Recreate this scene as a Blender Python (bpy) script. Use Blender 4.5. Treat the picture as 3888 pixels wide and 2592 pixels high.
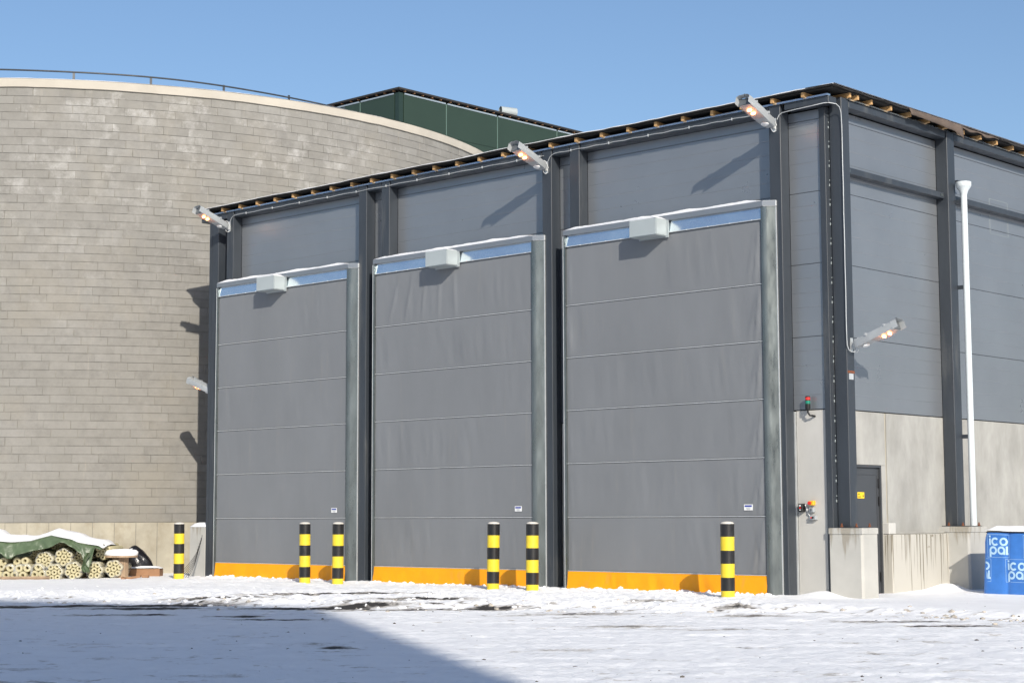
import bpy, bmesh, math, random
import numpy as np
from mathutils import Vector, Matrix

random.seed(7)
for o in list(bpy.data.objects):
    bpy.data.objects.remove(o)
scene = bpy.context.scene
COL = scene.collection
R = math.radians

# ------------------------------------------------------------------ camera
YAW, PITCH, ROLL = R(42.849), R(5.789), R(-0.208)
CAM = Vector((20.525, -23.589, 1.37))
fw = Vector((-math.sin(YAW) * math.cos(PITCH), math.cos(YAW) * math.cos(PITCH), math.sin(PITCH)))
rt = Vector((math.cos(YAW), math.sin(YAW), 0))
up = rt.cross(fw)
rr = rt * math.cos(ROLL) + up * math.sin(ROLL)
uu = -rt * math.sin(ROLL) + up * math.cos(ROLL)
cd = bpy.data.cameras.new('camera')
cd.sensor_width = 36
cd.lens = 6592.66 / 3888 * 36
cd.clip_start = 0.2
cd.clip_end = 3000
cam = bpy.data.objects.new('camera', cd)
COL.objects.link(cam)
cam.matrix_world = Matrix(((rr.x, uu.x, -fw.x, CAM.x), (rr.y, uu.y, -fw.y, CAM.y), (rr.z, uu.z, -fw.z, CAM.z), (0, 0, 0, 1)))
scene.camera = cam

# ------------------------------------------------------------------ sky, sun, exposure
SUN_EL = R(27.3)
SUN_AZ = math.atan2(.839, -.545)          # clockwise from +Y
w = bpy.data.worlds.new('World')
scene.world = w
w.use_nodes = True
nt = w.node_tree
bg = nt.nodes['Background']
sky = nt.nodes.new('ShaderNodeTexSky')
sky.sky_type = 'NISHITA'
sky.sun_disc = False
sky.sun_elevation = SUN_EL
sky.sun_rotation = SUN_AZ
sky.altitude = 100
sky.air_density = 1.0
sky.dust_density = 1.6
sky.ozone_density = 3.6
nt.links.new(sky.outputs[0], bg.inputs[0])
bg.inputs[1].default_value = 0.115
sl = bpy.data.lights.new('sun', 'SUN')
sl.energy = 4.2
sl.angle = R(0.53)
sl.color = (1.0, .93, .82)
so = bpy.data.objects.new('sun', sl)
COL.objects.link(so)
tosun = Vector((math.sin(SUN_AZ) * math.cos(SUN_EL), math.cos(SUN_AZ) * math.cos(SUN_EL), math.sin(SUN_EL)))
so.rotation_euler = (-tosun).to_track_quat('-Z', 'Y').to_euler()
so.location = tosun * 60
vs = scene.view_settings
vs.view_transform = 'Standard'
vs.look = 'None'
vs.exposure = 0.23
vs.gamma = 1
vs.use_curve_mapping = False


# ------------------------------------------------------------------ helpers
def tag(o, label=None, cat=None, group=None, kind=None):
    if label: o['label'] = label
    if cat: o['category'] = cat
    if group: o['group'] = group
    if kind: o['kind'] = kind
    return o


def empty(name, loc=(0, 0, 0), label=None, cat=None, group=None):
    e = bpy.data.objects.new(name, None)
    COL.objects.link(e)
    e.location = loc
    e.empty_display_size = .2
    return tag(e, label, cat, group)


def wloc(o):
    if o.parent is None:
        return Vector(o.location)
    return wloc(o.parent) + o.matrix_parent_inverse.translation + Vector(o.location)


def put(o, parent):
    """parent o while keeping its world-space coordinates (no rotated parents here)"""
    if parent is not None:
        o.parent = parent
        o.matrix_parent_inverse = Matrix.Translation(-wloc(parent))
    return o


def clone(src, parent=None):
    c = src.copy()
    COL.objects.link(c)
    c.parent = parent
    for ch in [x for x in ALL_CH.get(src.name, [])]:
        clone(ch, c)
    return c


ALL_CH = {}


class MB:
    def __init__(s):
        s.v = []
        s.f = []

    def add(s, vs, fs):
        n = len(s.v)
        s.v += [tuple(p) for p in vs]
        s.f += [tuple(i + n for i in f) for f in fs]
        return s

    def box(s, x0, x1, y0, y1, z0, z1):
        return s.add([(x0, y0, z0), (x1, y0, z0), (x1, y1, z0), (x0, y1, z0), (x0, y0, z1), (x1, y0, z1), (x1, y1, z1), (x0, y1, z1)],
                     [(0, 3, 2, 1), (4, 5, 6, 7), (0, 1, 5, 4), (1, 2, 6, 5), (2, 3, 7, 6), (3, 0, 4, 7)])

    def prism(s, poly, z0, z1):
        n = len(poly)
        vs = [(x, y, z0) for x, y in poly] + [(x, y, z1) for x, y in poly]
        fs = [tuple(range(n - 1, -1, -1)), tuple(range(n, 2 * n))]
        fs += [(i, (i + 1) % n, n + (i + 1) % n, n + i) for i in range(n)]
        return s.add(vs, fs)

    def ring(s, pts):
        n = len(s.v)
        s.v += [tuple(p) for p in pts]
        return n

    def tube(s, pts, r, seg=6, cap=True, radii=None):
        pts = [Vector(p) for p in pts]
        base = []
        prev = None
        for i, p in enumerate(pts):
            d = (pts[min(i + 1, len(pts) - 1)] - pts[max(i - 1, 0)]).normalized()
            if prev is None:
                a = Vector((0, 0, 1)) if abs(d.z) < .9 else Vector((1, 0, 0))
                n1 = d.cross(a).normalized()
            else:
                n1 = (prev - d * prev.dot(d)).normalized()
            prev = n1
            n2 = d.cross(n1)
            rad = radii[i] if radii else r
            base.append(s.ring([p + (n1 * math.cos(t) + n2 * math.sin(t)) * rad for t in [k * 2 * math.pi / seg for k in range(seg)]]))
        for a, b in zip(base, base[1:]):
            for k in range(seg):
                s.f.append((a + k, a + (k + 1) % seg, b + (k + 1) % seg, b + k))
        if cap:
            s.f.append(tuple(base[0] + k for k in range(seg - 1, -1, -1)))
            s.f.append(tuple(base[-1] + k for k in range(seg)))
        return s

    def lathe(s, prof, cx=0, cy=0, seg=24):
        """prof: list of (r, z) from bottom to top, about a vertical axis"""
        b = []
        for r, z in prof:
            b.append(s.ring([(cx + r * math.cos(t), cy + r * math.sin(t), z) for t in [k * 2 * math.pi / seg for k in range(seg)]]))
        for a, c in zip(b, b[1:]):
            for k in range(seg):
                s.f.append((a + k, a + (k + 1) % seg, c + (k + 1) % seg, c + k))
        s.f.append(tuple(b[0] + k for k in range(seg - 1, -1, -1)))
        s.f.append(tuple(b[-1] + k for k in range(seg)))
        return s

    def grid(s, P):
        """P: list of rows of points"""
        n = len(s.v)
        m = len(P[0])
        for row in P:
            s.v += [tuple(p) for p in row]
        for i in range(len(P) - 1):
            for j in range(m - 1):
                a = n + i * m + j
                s.f.append((a, a + 1, a + m + 1, a + m))
        return s

    def mesh(s, name, mat, smooth=None, bevel=0, bseg=1):
        me = bpy.data.meshes.new(name)
        me.from_pydata(s.v, [], s.f)
        if bevel:
            bm = bmesh.new()
            bm.from_mesh(me)
            bmesh.ops.bevel(bm, geom=list(bm.edges), offset=bevel, segments=bseg, affect='EDGES', clamp_overlap=True)
            bm.to_mesh(me)
            bm.free()
        if smooth is not None:
            me.polygons.foreach_set('use_smooth', [True] * len(me.polygons))
            me.set_sharp_from_angle(angle=R(smooth))
        me.materials.append(mat)
        me.update()
        return me

    def build(s, name, mat, parent=None, smooth=None, bevel=0, bseg=1, local=False):
        o = bpy.data.objects.new(name, s.mesh(name, mat, smooth, bevel, bseg))
        COL.objects.link(o)
        if parent is not None:
            if local:
                o.parent = parent
            else:
                put(o, parent)
            ALL_CH.setdefault(parent.name, []).append(o)
        return o


def B(name, mat, parent, x0, x1, y0, y1, z0, z1, bevel=0, local=False):
    return MB().box(x0, x1, y0, y1, z0, z1).build(name, mat, parent, bevel=bevel, local=local)


# ------------------------------------------------------------------ materials
def newmat(name):
    m = bpy.data.materials.new(name)
    m.use_nodes = True
    t = m.node_tree
    return m, t, t.nodes['Principled BSDF']


def N(t, typ, **kw):
    n = t.nodes.new(typ)
    for k, v in kw.items():
        setattr(n, k, v)
    return n


def noise(t, scale, detail=4, rough=.55, stretch=None, src=None):
    n = N(t, 'ShaderNodeTexNoise')
    n.inputs['Scale'].default_value = scale
    n.inputs['Detail'].default_value = detail
    n.inputs['Roughness'].default_value = rough
    if src is None:
        g = N(t, 'ShaderNodeNewGeometry')
        src = g.outputs['Position']
    if stretch:
        mp = N(t, 'ShaderNodeMapping')
        mp.inputs['Scale'].default_value = stretch
        t.links.new(src, mp.inputs['Vector'])
        src = mp.outputs[0]
    t.links.new(src, n.inputs['Vector'])
    return n.outputs['Fac']


def ramp(t, fac, a, b, ca=(0, 0, 0, 1), cb=(1, 1, 1, 1)):
    r = N(t, 'ShaderNodeValToRGB')
    r.color_ramp.elements[0].position = a
    r.color_ramp.elements[1].position = b
    r.color_ramp.elements[0].color = ca
    r.color_ramp.elements[1].color = cb
    t.links.new(fac, r.inputs[0])
    return r.outputs[0]


def mixc(t, fac, a, b, mode='MIX'):
    m = N(t, 'ShaderNodeMix', data_type='RGBA', blend_type=mode)
    for sock, val in ((m.inputs[0], fac), (m.inputs[6], a), (m.inputs[7], b)):
        if isinstance(val, (int, float)):
            sock.default_value = val
        elif isinstance(val, (tuple, list)):
            sock.default_value = tuple(val) + (1,) if len(val) == 3 else tuple(val)
        else:
            t.links.new(val, sock)
    return m.outputs[2]


def bump(t, bs, h, strength, dist=.01):
    b = N(t, 'ShaderNodeBump')
    b.inputs['Strength'].default_value = strength
    b.inputs['Distance'].default_value = dist
    t.links.new(h, b.inputs['Height'])
    t.links.new(b.outputs[0], bs.inputs['Normal'])


def M(name, col, rough=.6, metal=0., var=.12, vscale=2.5, stretch=None, bmp=0, bscale=60, spec=.5, dirt=None, rvar=0):
    m, t, bs = newmat(name)
    f = noise(t, vscale, 5, .6, stretch)
    lo = tuple(max(0, c * (1 - var)) for c in col)
    hi = tuple(min(1, c * (1 + var)) for c in col)
    c = mixc(t, ramp(t, f, .3, .7), lo, hi)
    if dirt:
        dc, amt, ds, st = dirt
        c = mixc(t, ramp(t, noise(t, ds, 6, .65, st), .62 - amt * .3, .8, (0, 0, 0, 1), (.8, .8, .8, 1)), c, dc)
    t.links.new(c, bs.inputs['Base Color'])
    bs.inputs['Roughness'].default_value = rough
    bs.inputs['Metallic'].default_value = metal
    bs.inputs['Specular IOR Level'].default_value = spec
    if rvar:
        rn = N(t, 'ShaderNodeMapRange')
        t.links.new(noise(t, vscale * 1.7, 5, .6, stretch), rn.inputs[0])
        rn.inputs[1].default_value = .3
        rn.inputs[2].default_value = .7
        rn.inputs[3].default_value = max(.02, rough - rvar)
        rn.inputs[4].default_value = rough + rvar
        t.links.new(rn.outputs[0], bs.inputs['Roughness'])
    if bmp:
        bump(t, bs, noise(t, bscale, 4, .6), bmp)
    return m


def M_emit(name, col, strength):
    m, t, bs = newmat(name)
    bs.inputs['Base Color'].default_value = col + (1,)
    bs.inputs['Emission Color'].default_value = col + (1,)
    bs.inputs['Emission Strength'].default_value = strength
    return m


def M_film(name, tint, transp, rough=.12, bmp=.6):
    m, t, bs = newmat(name)
    bs.inputs['Base Color'].default_value = tint + (1,)
    bs.inputs['Roughness'].default_value = rough
    bs.inputs['Specular IOR Level'].default_value = .8
    bump(t, bs, noise(t, 22, 3, .6), bmp, .03)
    tr = N(t, 'ShaderNodeBsdfTransparent')
    mx = N(t, 'ShaderNodeMixShader')
    mx.inputs[0].default_value = transp
    t.links.new(bs.outputs[0], mx.inputs[1])
    t.links.new(tr.outputs[0], mx.inputs[2])
    t.links.new(mx.outputs[0], t.nodes['Material Output'].inputs[0])
    return m


m_panel = M('panel_grey', (.262, .280, .303), .32, .55, .05, .8, rvar=.05, spec=.6)
m_steel = M('dark_steel', (.036, .043, .053), .42, 0, .12, 3, (1, 1, .3), spec=.5, rvar=.08, dirt=((.13, .13, .125), .25, 2.2, (1, 1, .15)))
m_galv = M('galvanised', (.170, .190, .190), .33, .74, .22, 5, (1, 1, .25), rvar=.12)
m_galvL = M('galvanised_light', (.66, .68, .68), .4, .5, .1, 5)
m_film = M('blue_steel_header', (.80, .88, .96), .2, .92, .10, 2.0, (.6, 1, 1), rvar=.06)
m_boxg = M('motor_grey', (.345, .385, .395), .45, 0, .04, 2)
m_fabric = M('door_fabric', (.170, .179, .190), .56, 0, .06, 1.1, (1, 1, .35), bmp=.05, bscale=220, dirt=((.205, .205, .20), .16, 1.6, (3.5, 1, .35)))
m_skirt = M('orange_skirt', (.86, .34, .004), .42, 0, .07, 2.2, spec=.4, dirt=((.55, .28, .06), .12, 3.5, (1, 1, .5)))
m_black = M('black_paint', (.013, .013, .014), .34, 0, .35, 4, dirt=((.07, .07, .066), .0, 9, (1, 1, .4)))
m_yellow = M('yellow_paint', (.68, .515, .03), .38, 0, .08, 4, dirt=((.42, .35, .09), .14, 9, (1, 1, .5)))
m_cap = M('bollard_cap', (.58, .55, .50), .6, 0, .12, 9)
m_wood = M('rafter_wood', (.50, .30, .13), .7, 0, .25, 9, (1, .3, 1))
m_felt = M('roof_felt', (.022, .02, .019), .85, 0, .4, 6, bmp=.4, bscale=30)
m_feltb = M('roof_felt_back', (.105, .078, .062), .9, 0, .25, 5, bmp=.4, bscale=18)
m_white = M('white_plastic', (.78, .79, .78), .4, 0, .03, 3)
m_pipe = M('pipe_plastic', (.60, .65, .67), .35, 0, .03, 3)
m_cable = M('cable_grey', (.46, .48, .49), .5, 0, .1, 6)
m_lampg = M('lamp_grey', (.37, .39, .40), .38, .1, .06, 5)
m_lampd = M('lamp_dark', (.10, .11, .12), .5, 0, .1, 5)
m_red = M('red_plastic', (.60, .025, .02), .3, 0, .05, 5)
m_green = M('green_plastic', (.01, .20, .13), .3, 0, .05, 5)
m_estop = M('amber_plastic', (.85, .45, .03), .4, 0, .05, 5)
m_rust = M('rust', (.16, .055, .025), .9, 0, .4, 40)
m_blackpl = M('black_plastic_bag', (.010, .010, .012), .22, 0, .2, 5, bmp=.7, bscale=14)
m_tarp = M('green_tarp', (.078, .112, .060), .38, 0, .22, 3.5, bmp=.9, bscale=11)
m_foam = M('pipe_insulation', (.44, .395, .245), .8, 0, .12, 14)
m_foami = M('pipe_inner', (.06, .06, .065), .6, 0, .2, 8)
m_wrap = M_film('shrink_film', (.62, .62, .58), .70)
m_plank = M('old_plank', (.33, .235, .155), .8, 0, .3, 7, (1, 1, .2))
m_plankb = M('brown_carton', (.27, .145, .075), .8, 0, .12, 4)
m_lens = M_film('lamp_lens', (.80, .50, .40), .80, .06, 0)
m_bulb = M_emit('lamp_glow', (1.0, .36, .11), 16.0)
m_blue = M('blue_wrap', (.045, .175, .52), .34, 0, .10, 5, bmp=.35, bscale=7)
m_logo = M('pale_blue_print', (.42, .62, .80), .4, 0, .04, 5)
m_stblue = M('sticker_blue', (.03, .05, .30), .5, 0, .02, 5)
m_stgrey = M('sticker_print', (.35, .36, .38), .5, 0, .02, 5)
m_yelst = M('sticker_yellow', (.86, .58, .02), .5, 0, .04, 5)
m_ink = M('sticker_ink', (.10, .06, .01), .5, 0, .02, 5)
m_doorl = M('door_leaf_paint', (.052, .056, .062), .42, 0, .06, 2)
m_greenp = M('green_panel', (.022, .041, .028), .45, 0, .06, .5)
m_greenc = M('green_corner', (.014, .030, .023), .45, 0, .06, .5)
m_joint = M('green_joint', (.11, .17, .145), .45, 0, .05, 2)
m_flash = M('pale_flashing', (.36, .42, .46), .35, .4, .05, 2)
m_inner = M('dark_board', (.012, .011, .010), .9, 0, .2, 3)
m_conc = M('cast_concrete', (.325, .320, .298), .8, 0, .20, 2.2, (1, 1, .5), bmp=.15, bscale=50, dirt=((.25, .243, .22), .40, 1.5, (1, 1, .35)))
m_concw = M('pale_concrete', (.475, .465, .435), .8, 0, .09, 1.2, (1, 1, .5), bmp=.1, bscale=60, dirt=((.40, .39, .35), .1, 2.0, (1, 1, .6)))
m_basew = M('tank_base_concrete', (.375, .345, .275), .85, 0, .16, 1.7, bmp=.2, bscale=30, dirt=((.235, .195, .13), .42, 2.2, (1, 1, .7)))
m_coping = M('coping_render', (.43, .395, .335), .85, 0, .07, 1.5, (1, 1, 1), bmp=.15, bscale=24, dirt=((.44, .40, .33), .12, 1.2, None))
m_mortar = M('mortar', (.21, .20, .178), .95, 0, .35, 3)
m_farwall = M('far_grey_wall', (.60, .60, .58), .7, 0, .08, .4)


def m_snowmat(name, base=(.91, .915, .93)):
    m, t, bs = newmat(name)
    c = mixc(t, ramp(t, noise(t, 9, 4), .35, .7), tuple(x * .97 for x in base), base)
    t.links.new(c, bs.inputs['Base Color'])
    bs.inputs['Roughness'].default_value = .75
    bs.inputs['Specular IOR Level'].default_value = .25
    bump(t, bs, noise(t, 35, 5, .65), .35, .02)
    return m


m_snow = m_snowmat('snow')


def block_mat():
    m, t, bs = newmat('tank_block')
    oi = N(t, 'ShaderNodeObjectInfo')
    ge = N(t, 'ShaderNodeNewGeometry')
    ad = N(t, 'ShaderNodeMath', operation='ADD')
    t.links.new(oi.outputs['Random'], ad.inputs[0])
    t.links.new(ge.outputs['Random Per Island'], ad.inputs[1])
    fr = N(t, 'ShaderNodeMath', operation='FRACT')
    t.links.new(ad.outputs[0], fr.inputs[0])
    r = N(t, 'ShaderNodeValToRGB')
    e = r.color_ramp.elements
    e[0].position = 0
    e[0].color = (.206, .199, .184, 1)
    e[1].position = 1
    e[1].color = (.258, .251, .236, 1)
    x = e.new(.35); x.color = (.226, .218, .201, 1)
    x = e.new(.75); x.color = (.242, .234, .216, 1)
    t.links.new(fr.outputs[0], r.inputs[0])
    c = mixc(t, ramp(t, noise(t, 3.2, 7, .75), .36, .66), mixc(t, .35, r.outputs[0], (.16, .152, .138)), mixc(t, .45, r.outputs[0], (.31, .30, .275)))
    c = mixc(t, ramp(t, noise(t, .8, 5, .65), .38, .68, (0, 0, 0, 1), (.5, .5, .5, 1)), c, (.20, .192, .172))
    # warm lime stains and pale runs
    c = mixc(t, ramp(t, noise(t, .55, 4, .6), .52, .72, (0, 0, 0, 1), (.45, .45, .45, 1)), c, (.262, .240, .198))
    # efflorescence, mostly high on the wall
    sx = N(t, 'ShaderNodeSeparateXYZ')
    t.links.new(ge.outputs['Position'], sx.inputs[0])
    hz = N(t, 'ShaderNodeMapRange')
    t.links.new(sx.outputs[2], hz.inputs[0])
    hz.inputs[1].default_value = 5
    hz.inputs[2].default_value = 10.5
    ef = ramp(t, noise(t, 1.5, 7, .75), .50, .74)
    mu = N(t, 'ShaderNodeMath', operation='MULTIPLY')
    t.links.new(ef, mu.inputs[0])
    t.links.new(hz.outputs[0], mu.inputs[1])
    wn = N(t, 'ShaderNodeTexWhiteNoise', noise_dimensions='1D')
    t.links.new(fr.outputs[0], wn.inputs['W'])
    mu2 = N(t, 'ShaderNodeMath', operation='MULTIPLY')
    t.links.new(mu.outputs[0], mu2.inputs[0])
    t.links.new(wn.outputs['Value'], mu2.inputs[1])
    c = mixc(t, mu2.outputs[0], c, (.46, .45, .43))
    run = ramp(t, noise(t, 1.0, 5, .7, (7, 7, .55)), .64, .74, (0, 0, 0, 1), (.5, .5, .5, 1))
    c = mixc(t, run, c, (.37, .335, .27))
    t.links.new(c, bs.inputs['Base Color'])
    bs.inputs['Roughness'].default_value = .9
    bs.inputs['Specular IOR Level'].default_value = .2
    bump(t, bs, noise(t, 45, 4, .7), .3, .01)
    return m


m_block = block_mat()


def streak_mat():
    """pale low wall with wet runs from its top edge"""
    m, t, bs = newmat('streaked_concrete')
    ge = N(t, 'ShaderNodeNewGeometry')
    sx = N(t, 'ShaderNodeSeparateXYZ')
    t.links.new(ge.outputs['Position'], sx.inputs[0])
    f = noise(t, 1.0, 3, .6, (26, 26, .5))
    # runs thin out towards the foot
    mr = N(t, 'ShaderNodeMapRange')
    t.links.new(sx.outputs[2], mr.inputs[0])
    mr.inputs[1].default_value = .1
    mr.inputs[2].default_value = 1.1
    mr.inputs[3].default_value = -.045
    mr.inputs[4].default_value = .07
    ad = N(t, 'ShaderNodeMath', operation='ADD')
    t.links.new(f, ad.inputs[0])
    t.links.new(mr.outputs[0], ad.inputs[1])
    c = mixc(t, ramp(t, ad.outputs[0], .585, .625), (.455, .435, .385), (.20, .18, .14))
    c = mixc(t, ramp(t, noise(t, 5, 3, .5), .70, .76), c, (.2, .17, .12))
    t.links.new(c, bs.inputs['Base Color'])
    bs.inputs['Roughness'].default_value = .75
    return m


m_streak = streak_mat()


def plinth_mat():
    m, t, bs = newmat('plinth_concrete')
    ge = N(t, 'ShaderNodeNewGeometry')
    sx = N(t, 'ShaderNodeSeparateXYZ')
    t.links.new(ge.outputs['Position'], sx.inputs[0])
    mr = N(t, 'ShaderNodeMapRange')
    t.links.new(sx.outputs[2], mr.inputs[0])
    mr.inputs[1].default_value = .55
    mr.inputs[2].default_value = 1.18
    mr.inputs[3].default_value = -.16
    mr.inputs[4].default_value = .12
    ad = N(t, 'ShaderNodeMath', operation='ADD')
    t.links.new(noise(t, 1.0, 4, .6, (5.5, 5.5, .5)), ad.inputs[0])
    t.links.new(mr.outputs[0], ad.inputs[1])
    c = mixc(t, ramp(t, noise(t, 1.6, 4), .3, .7), (.40, .392, .362), (.48, .47, .435))
    c = mixc(t, ramp(t, ad.outputs[0], .60, .68, (0, 0, 0, 1), (.75, .75, .75, 1)), c, (.27, .24, .19))
    t.links.new(c, bs.inputs['Base Color'])
    bs.inputs['Roughness'].default_value = .8
    bump(t, bs, noise(t, 40, 4), .15)
    return m


m_plinth = plinth_mat()


# ------------------------------------------------------------------ numpy noise
def _tab(seed):
    return np.random.RandomState(seed).rand(256, 256)


def vnoise(x, y, seed):
    T = _tab(seed)
    xi = np.floor(x).astype(int)
    yi = np.floor(y).astype(int)
    fx = x - xi
    fy = y - yi
    fx = fx * fx * (3 - 2 * fx)
    fy = fy * fy * (3 - 2 * fy)
    a = T[xi & 255, yi & 255]
    b = T[(xi + 1) & 255, yi & 255]
    c = T[xi & 255, (yi + 1) & 255]
    d = T[(xi + 1) & 255, (yi + 1) & 255]
    return (a * (1 - fx) + b * fx) * (1 - fy) + (c * (1 - fx) + d * fx) * fy


def fbm(x, y, seed, oct=4, gain=.5):
    s = 0
    a = 1
    n = 0
    for k in range(oct):
        s = s + a * vnoise(x * 2 ** k + 17 * k, y * 2 ** k - 9 * k, seed + k)
        n += a
        a *= gain
    return s / n


def lumps(x, y, cell, seed):
    rs = np.random.RandomState(seed)
    JX, JY, JR = rs.rand(256, 256), rs.rand(256, 256), rs.rand(256, 256)
    gx = x / cell
    gy = y / cell
    xi = np.floor(gx).astype(int)
    yi = np.floor(gy).astype(int)
    h = np.zeros_like(x)
    for dx in (-1, 0, 1):
        for dy in (-1, 0, 1):
            a = (xi + dx) & 255
            b = (yi + dy) & 255
            px = xi + dx + JX[a, b]
            py = yi + dy + JY[a, b]
            r = .3 + .55 * JR[a, b]
            q = 1 - ((gx - px) ** 2 + (gy - py) ** 2) / (r * r)
            h = np.maximum(h, np.sqrt(np.maximum(q, 0)) * r)
    return h


def sstep(a, b, x):
    t = np.clip((x - a) / (b - a), 0, 1)
    return t * t * (3 - 2 * t)


CX, SX = math.cos(YAW), math.sin(YAW)


def toUV(x, y):
    dx = x - CAM.x
    dy = y - CAM.y
    return CX * dx + SX * dy, -SX * dx + CX * dy


def G(u, v):
    """yard coordinates: u across the yard, v away from the photographer"""
    return CAM.x + CX * u - SX * v, CAM.y + SX * u + CX * v


def ground_h(x, y):
    u, v = toUV(x, y)
    vb = np.interp(u, [-16, -9, -4, 0, 4.6, 6.6, 10], [31, 29.6, 27.7, 26.2, 25.2, 23.2, 21.5])
    vb = vb + 1.3 * (fbm(u * .6, v * .05, 3, 3) - .5)
    t = sstep(vb - .25, vb + 1.1, v)
    smooth_r = sstep(3.2, 5.0, u)
    smooth_l = sstep(-6.3, -8.0, u) * sstep(30, 33, v)
    rough = t * (1 - .93 * smooth_r) * (1 - .8 * smooth_l)
    h = .092 * t
    L1 = lumps(x + .3 * vnoise(x * 3, y * 3, 5), y, .21, 11)
    L2 = lumps(x, y + .1 * vnoise(x * 7, y * 7, 6), .10, 12)
    L3 = lumps(x, y, .42, 13)
    dens = sstep(.35, .6, fbm(x * .9, y * .9, 21, 3))
    h = h + rough * (.020 * L1 * (.35 + .65 * dens) + .028 * L2 + .016 * L3 * dens + .05 * (fbm(x * 1.3, y * 1.3, 31, 4) - .5) + .03 * (fbm(x * 6, y * 6, 33, 3) - .5))
    # ridge thrown up by the plough along its edge
    ridge = np.exp(-((v - vb - .35) / .35) ** 2)
    h = h + ridge * (.022 + .03 * L1 + .025 * L2) * (.4 + .9 * vnoise(u * .7, 3 + 0 * u, 8)) * (1 - .35 * smooth_r)
    h = h + t * (smooth_r + smooth_l) * .03 * (fbm(x * .8, y * .8, 41, 4) - .5)
    # snow banked against the doors
    near = sstep(-.9, -.05, y) * sstep(-11, -10, x) * sstep(4.75, 4.5, x)
    h = h + near * (.004 + .02 * L1)
    # drifts round the corner
    h = h + .10 * np.exp(-((x - 5.15) ** 2 / .12 + (y - .28) ** 2 / .12)) + .12 * np.exp(-((x - 5.5) ** 2 / .10 + (y - 3.55) ** 2 / .35))
    h = h + .03 * np.exp(-((x - 5.55) ** 2 / .2 + (y - 2.3) ** 2 / 1.2))
    # packed yard: faint ruts along the driving direction
    road = 1 - t
    ruts = np.zeros_like(u)
    for k_, (v0, sl_) in enumerate([(24.6, .03), (23.1, .03), (20.4, -.02), (18.9, -.02), (16.3, .05), (15.0, .05), (21.7, .11)]):
        dd_ = v - v0 - sl_ * u - .35 * (fbm(u * .25, 0 * u + k_, 121, 2) - .5)
        ruts = np.maximum(ruts, sstep(.22, .12, np.abs(dd_)) * (.4 + .6 * vnoise(u * 6, v * 2, 123)))
    h = h + road * (.012 * (fbm(u * .9, v * 3.2, 51, 4) - .5) + .009 * (fbm(u * .25, v * 7, 61, 3) - .5) + .036 * (fbm(x * 3.2, y * 3.2, 71, 4, .6) - .5) + .022 * (fbm(x * 8, y * 8, 73, 3, .6) - .5) - .012 * ruts)
    return h


# dark scrapes: (u, v, half-length, half-width, strength)
def _pix(x, y):
    v = 1.37 * 6592.66 / (y * 1.6531 - 1961)
    return (x - 1176) * 1.6531 / 6592.66 * v, v


SCR = []
for (x, y, lx, ly, s) in [(740, 1390, 190, 2.0, .85), (900, 1395, 150, 1.5, .6), (250, 1383, 270, 2.2, .95), (60, 1384, 150, 2.5, .85), (340, 1388, 130, 2.0, .9), (520, 1378, 120, 1.4, .75),
                          (780, 1373, 200, 1.5, .8), (960, 1384, 130, 1.6, .7), (1120, 1394, 90, 1.6, .65), (355, 1402, 42, 2.0, .8), (545, 1407, 62, 1.8, .8), (640, 1414, 110, 1.6, .6), (250, 1403, 120, 1.4, .45),
                          (775, 1478, 36, 3.6, .85), (730, 1470, 90, 6, .22), (560, 1452, 130, 4, .15), (300, 1500, 160, 4, .18), (120, 1520, 140, 4, .18), (480, 1540, 120, 4, .25),
                          (1290, 1412, 50, 1.6, .4), (1500, 1391, 50, 2.0, .5), (1680, 1400, 50, 1.6, .55), (1720, 1410, 90, 2.4, .5), (1350, 1404, 130, 2, .45), (1420, 1433, 150, 2.5, .4), (1600, 1440, 120, 2.5, .35), (2050, 1424, 150, 3, .45), (2180, 1434, 110, 3, .5),
                          (2150, 1470, 60, 3, .3), (1700, 1480, 90, 3, .3), (1300, 1485, 120, 3, .3)]:
    u, v = _pix(x, y)
    u2, _ = _pix(x + lx, y)
    _, v2 = _pix(x, y - ly)
    SCR.append((u, v, u2 - u, v2 - v, s))


def ground_dirt(x, y):
    u, v = toUV(x, y)
    n1 = fbm(u * 1.1, v * 6, 81, 5, .6)
    n2 = fbm(u * 5, v * 9, 91, 4, .6)
    d = np.zeros_like(x)
    for a, b, lu, lv, s in SCR:
        q = ((u - a) / lu) ** 2 + ((v - b + .12 * (n1 - .5)) / (lv * .95)) ** 2
        d = np.maximum(d, s * np.exp(-q * .9))
    vb = np.interp(u, [-16, -9, -4, 0, 4.6, 6.6, 10], [31, 29.6, 27.7, 26.2, 25.2, 23.2, 21.5])
    edge = np.exp(-((v - vb) / .9) ** 2)
    specks = sstep(.60, .76, n2) * (.24 + .26 * edge) + sstep(.62, .78, n1) * .26
    near = sstep(21, 14, v)
    specks = specks + near * sstep(.58, .75, fbm(u * 2.2, v * 5, 101, 5, .6)) * .25
    n3 = fbm(u * 9, v * 4.5, 111, 4, .65)
    return np.clip(d * (.42 + 1.0 * n1 + .95 * (n3 - .25)) + specks * (1 - sstep(vb + .5, vb + 1.5, v)), 0, 1)


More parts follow.
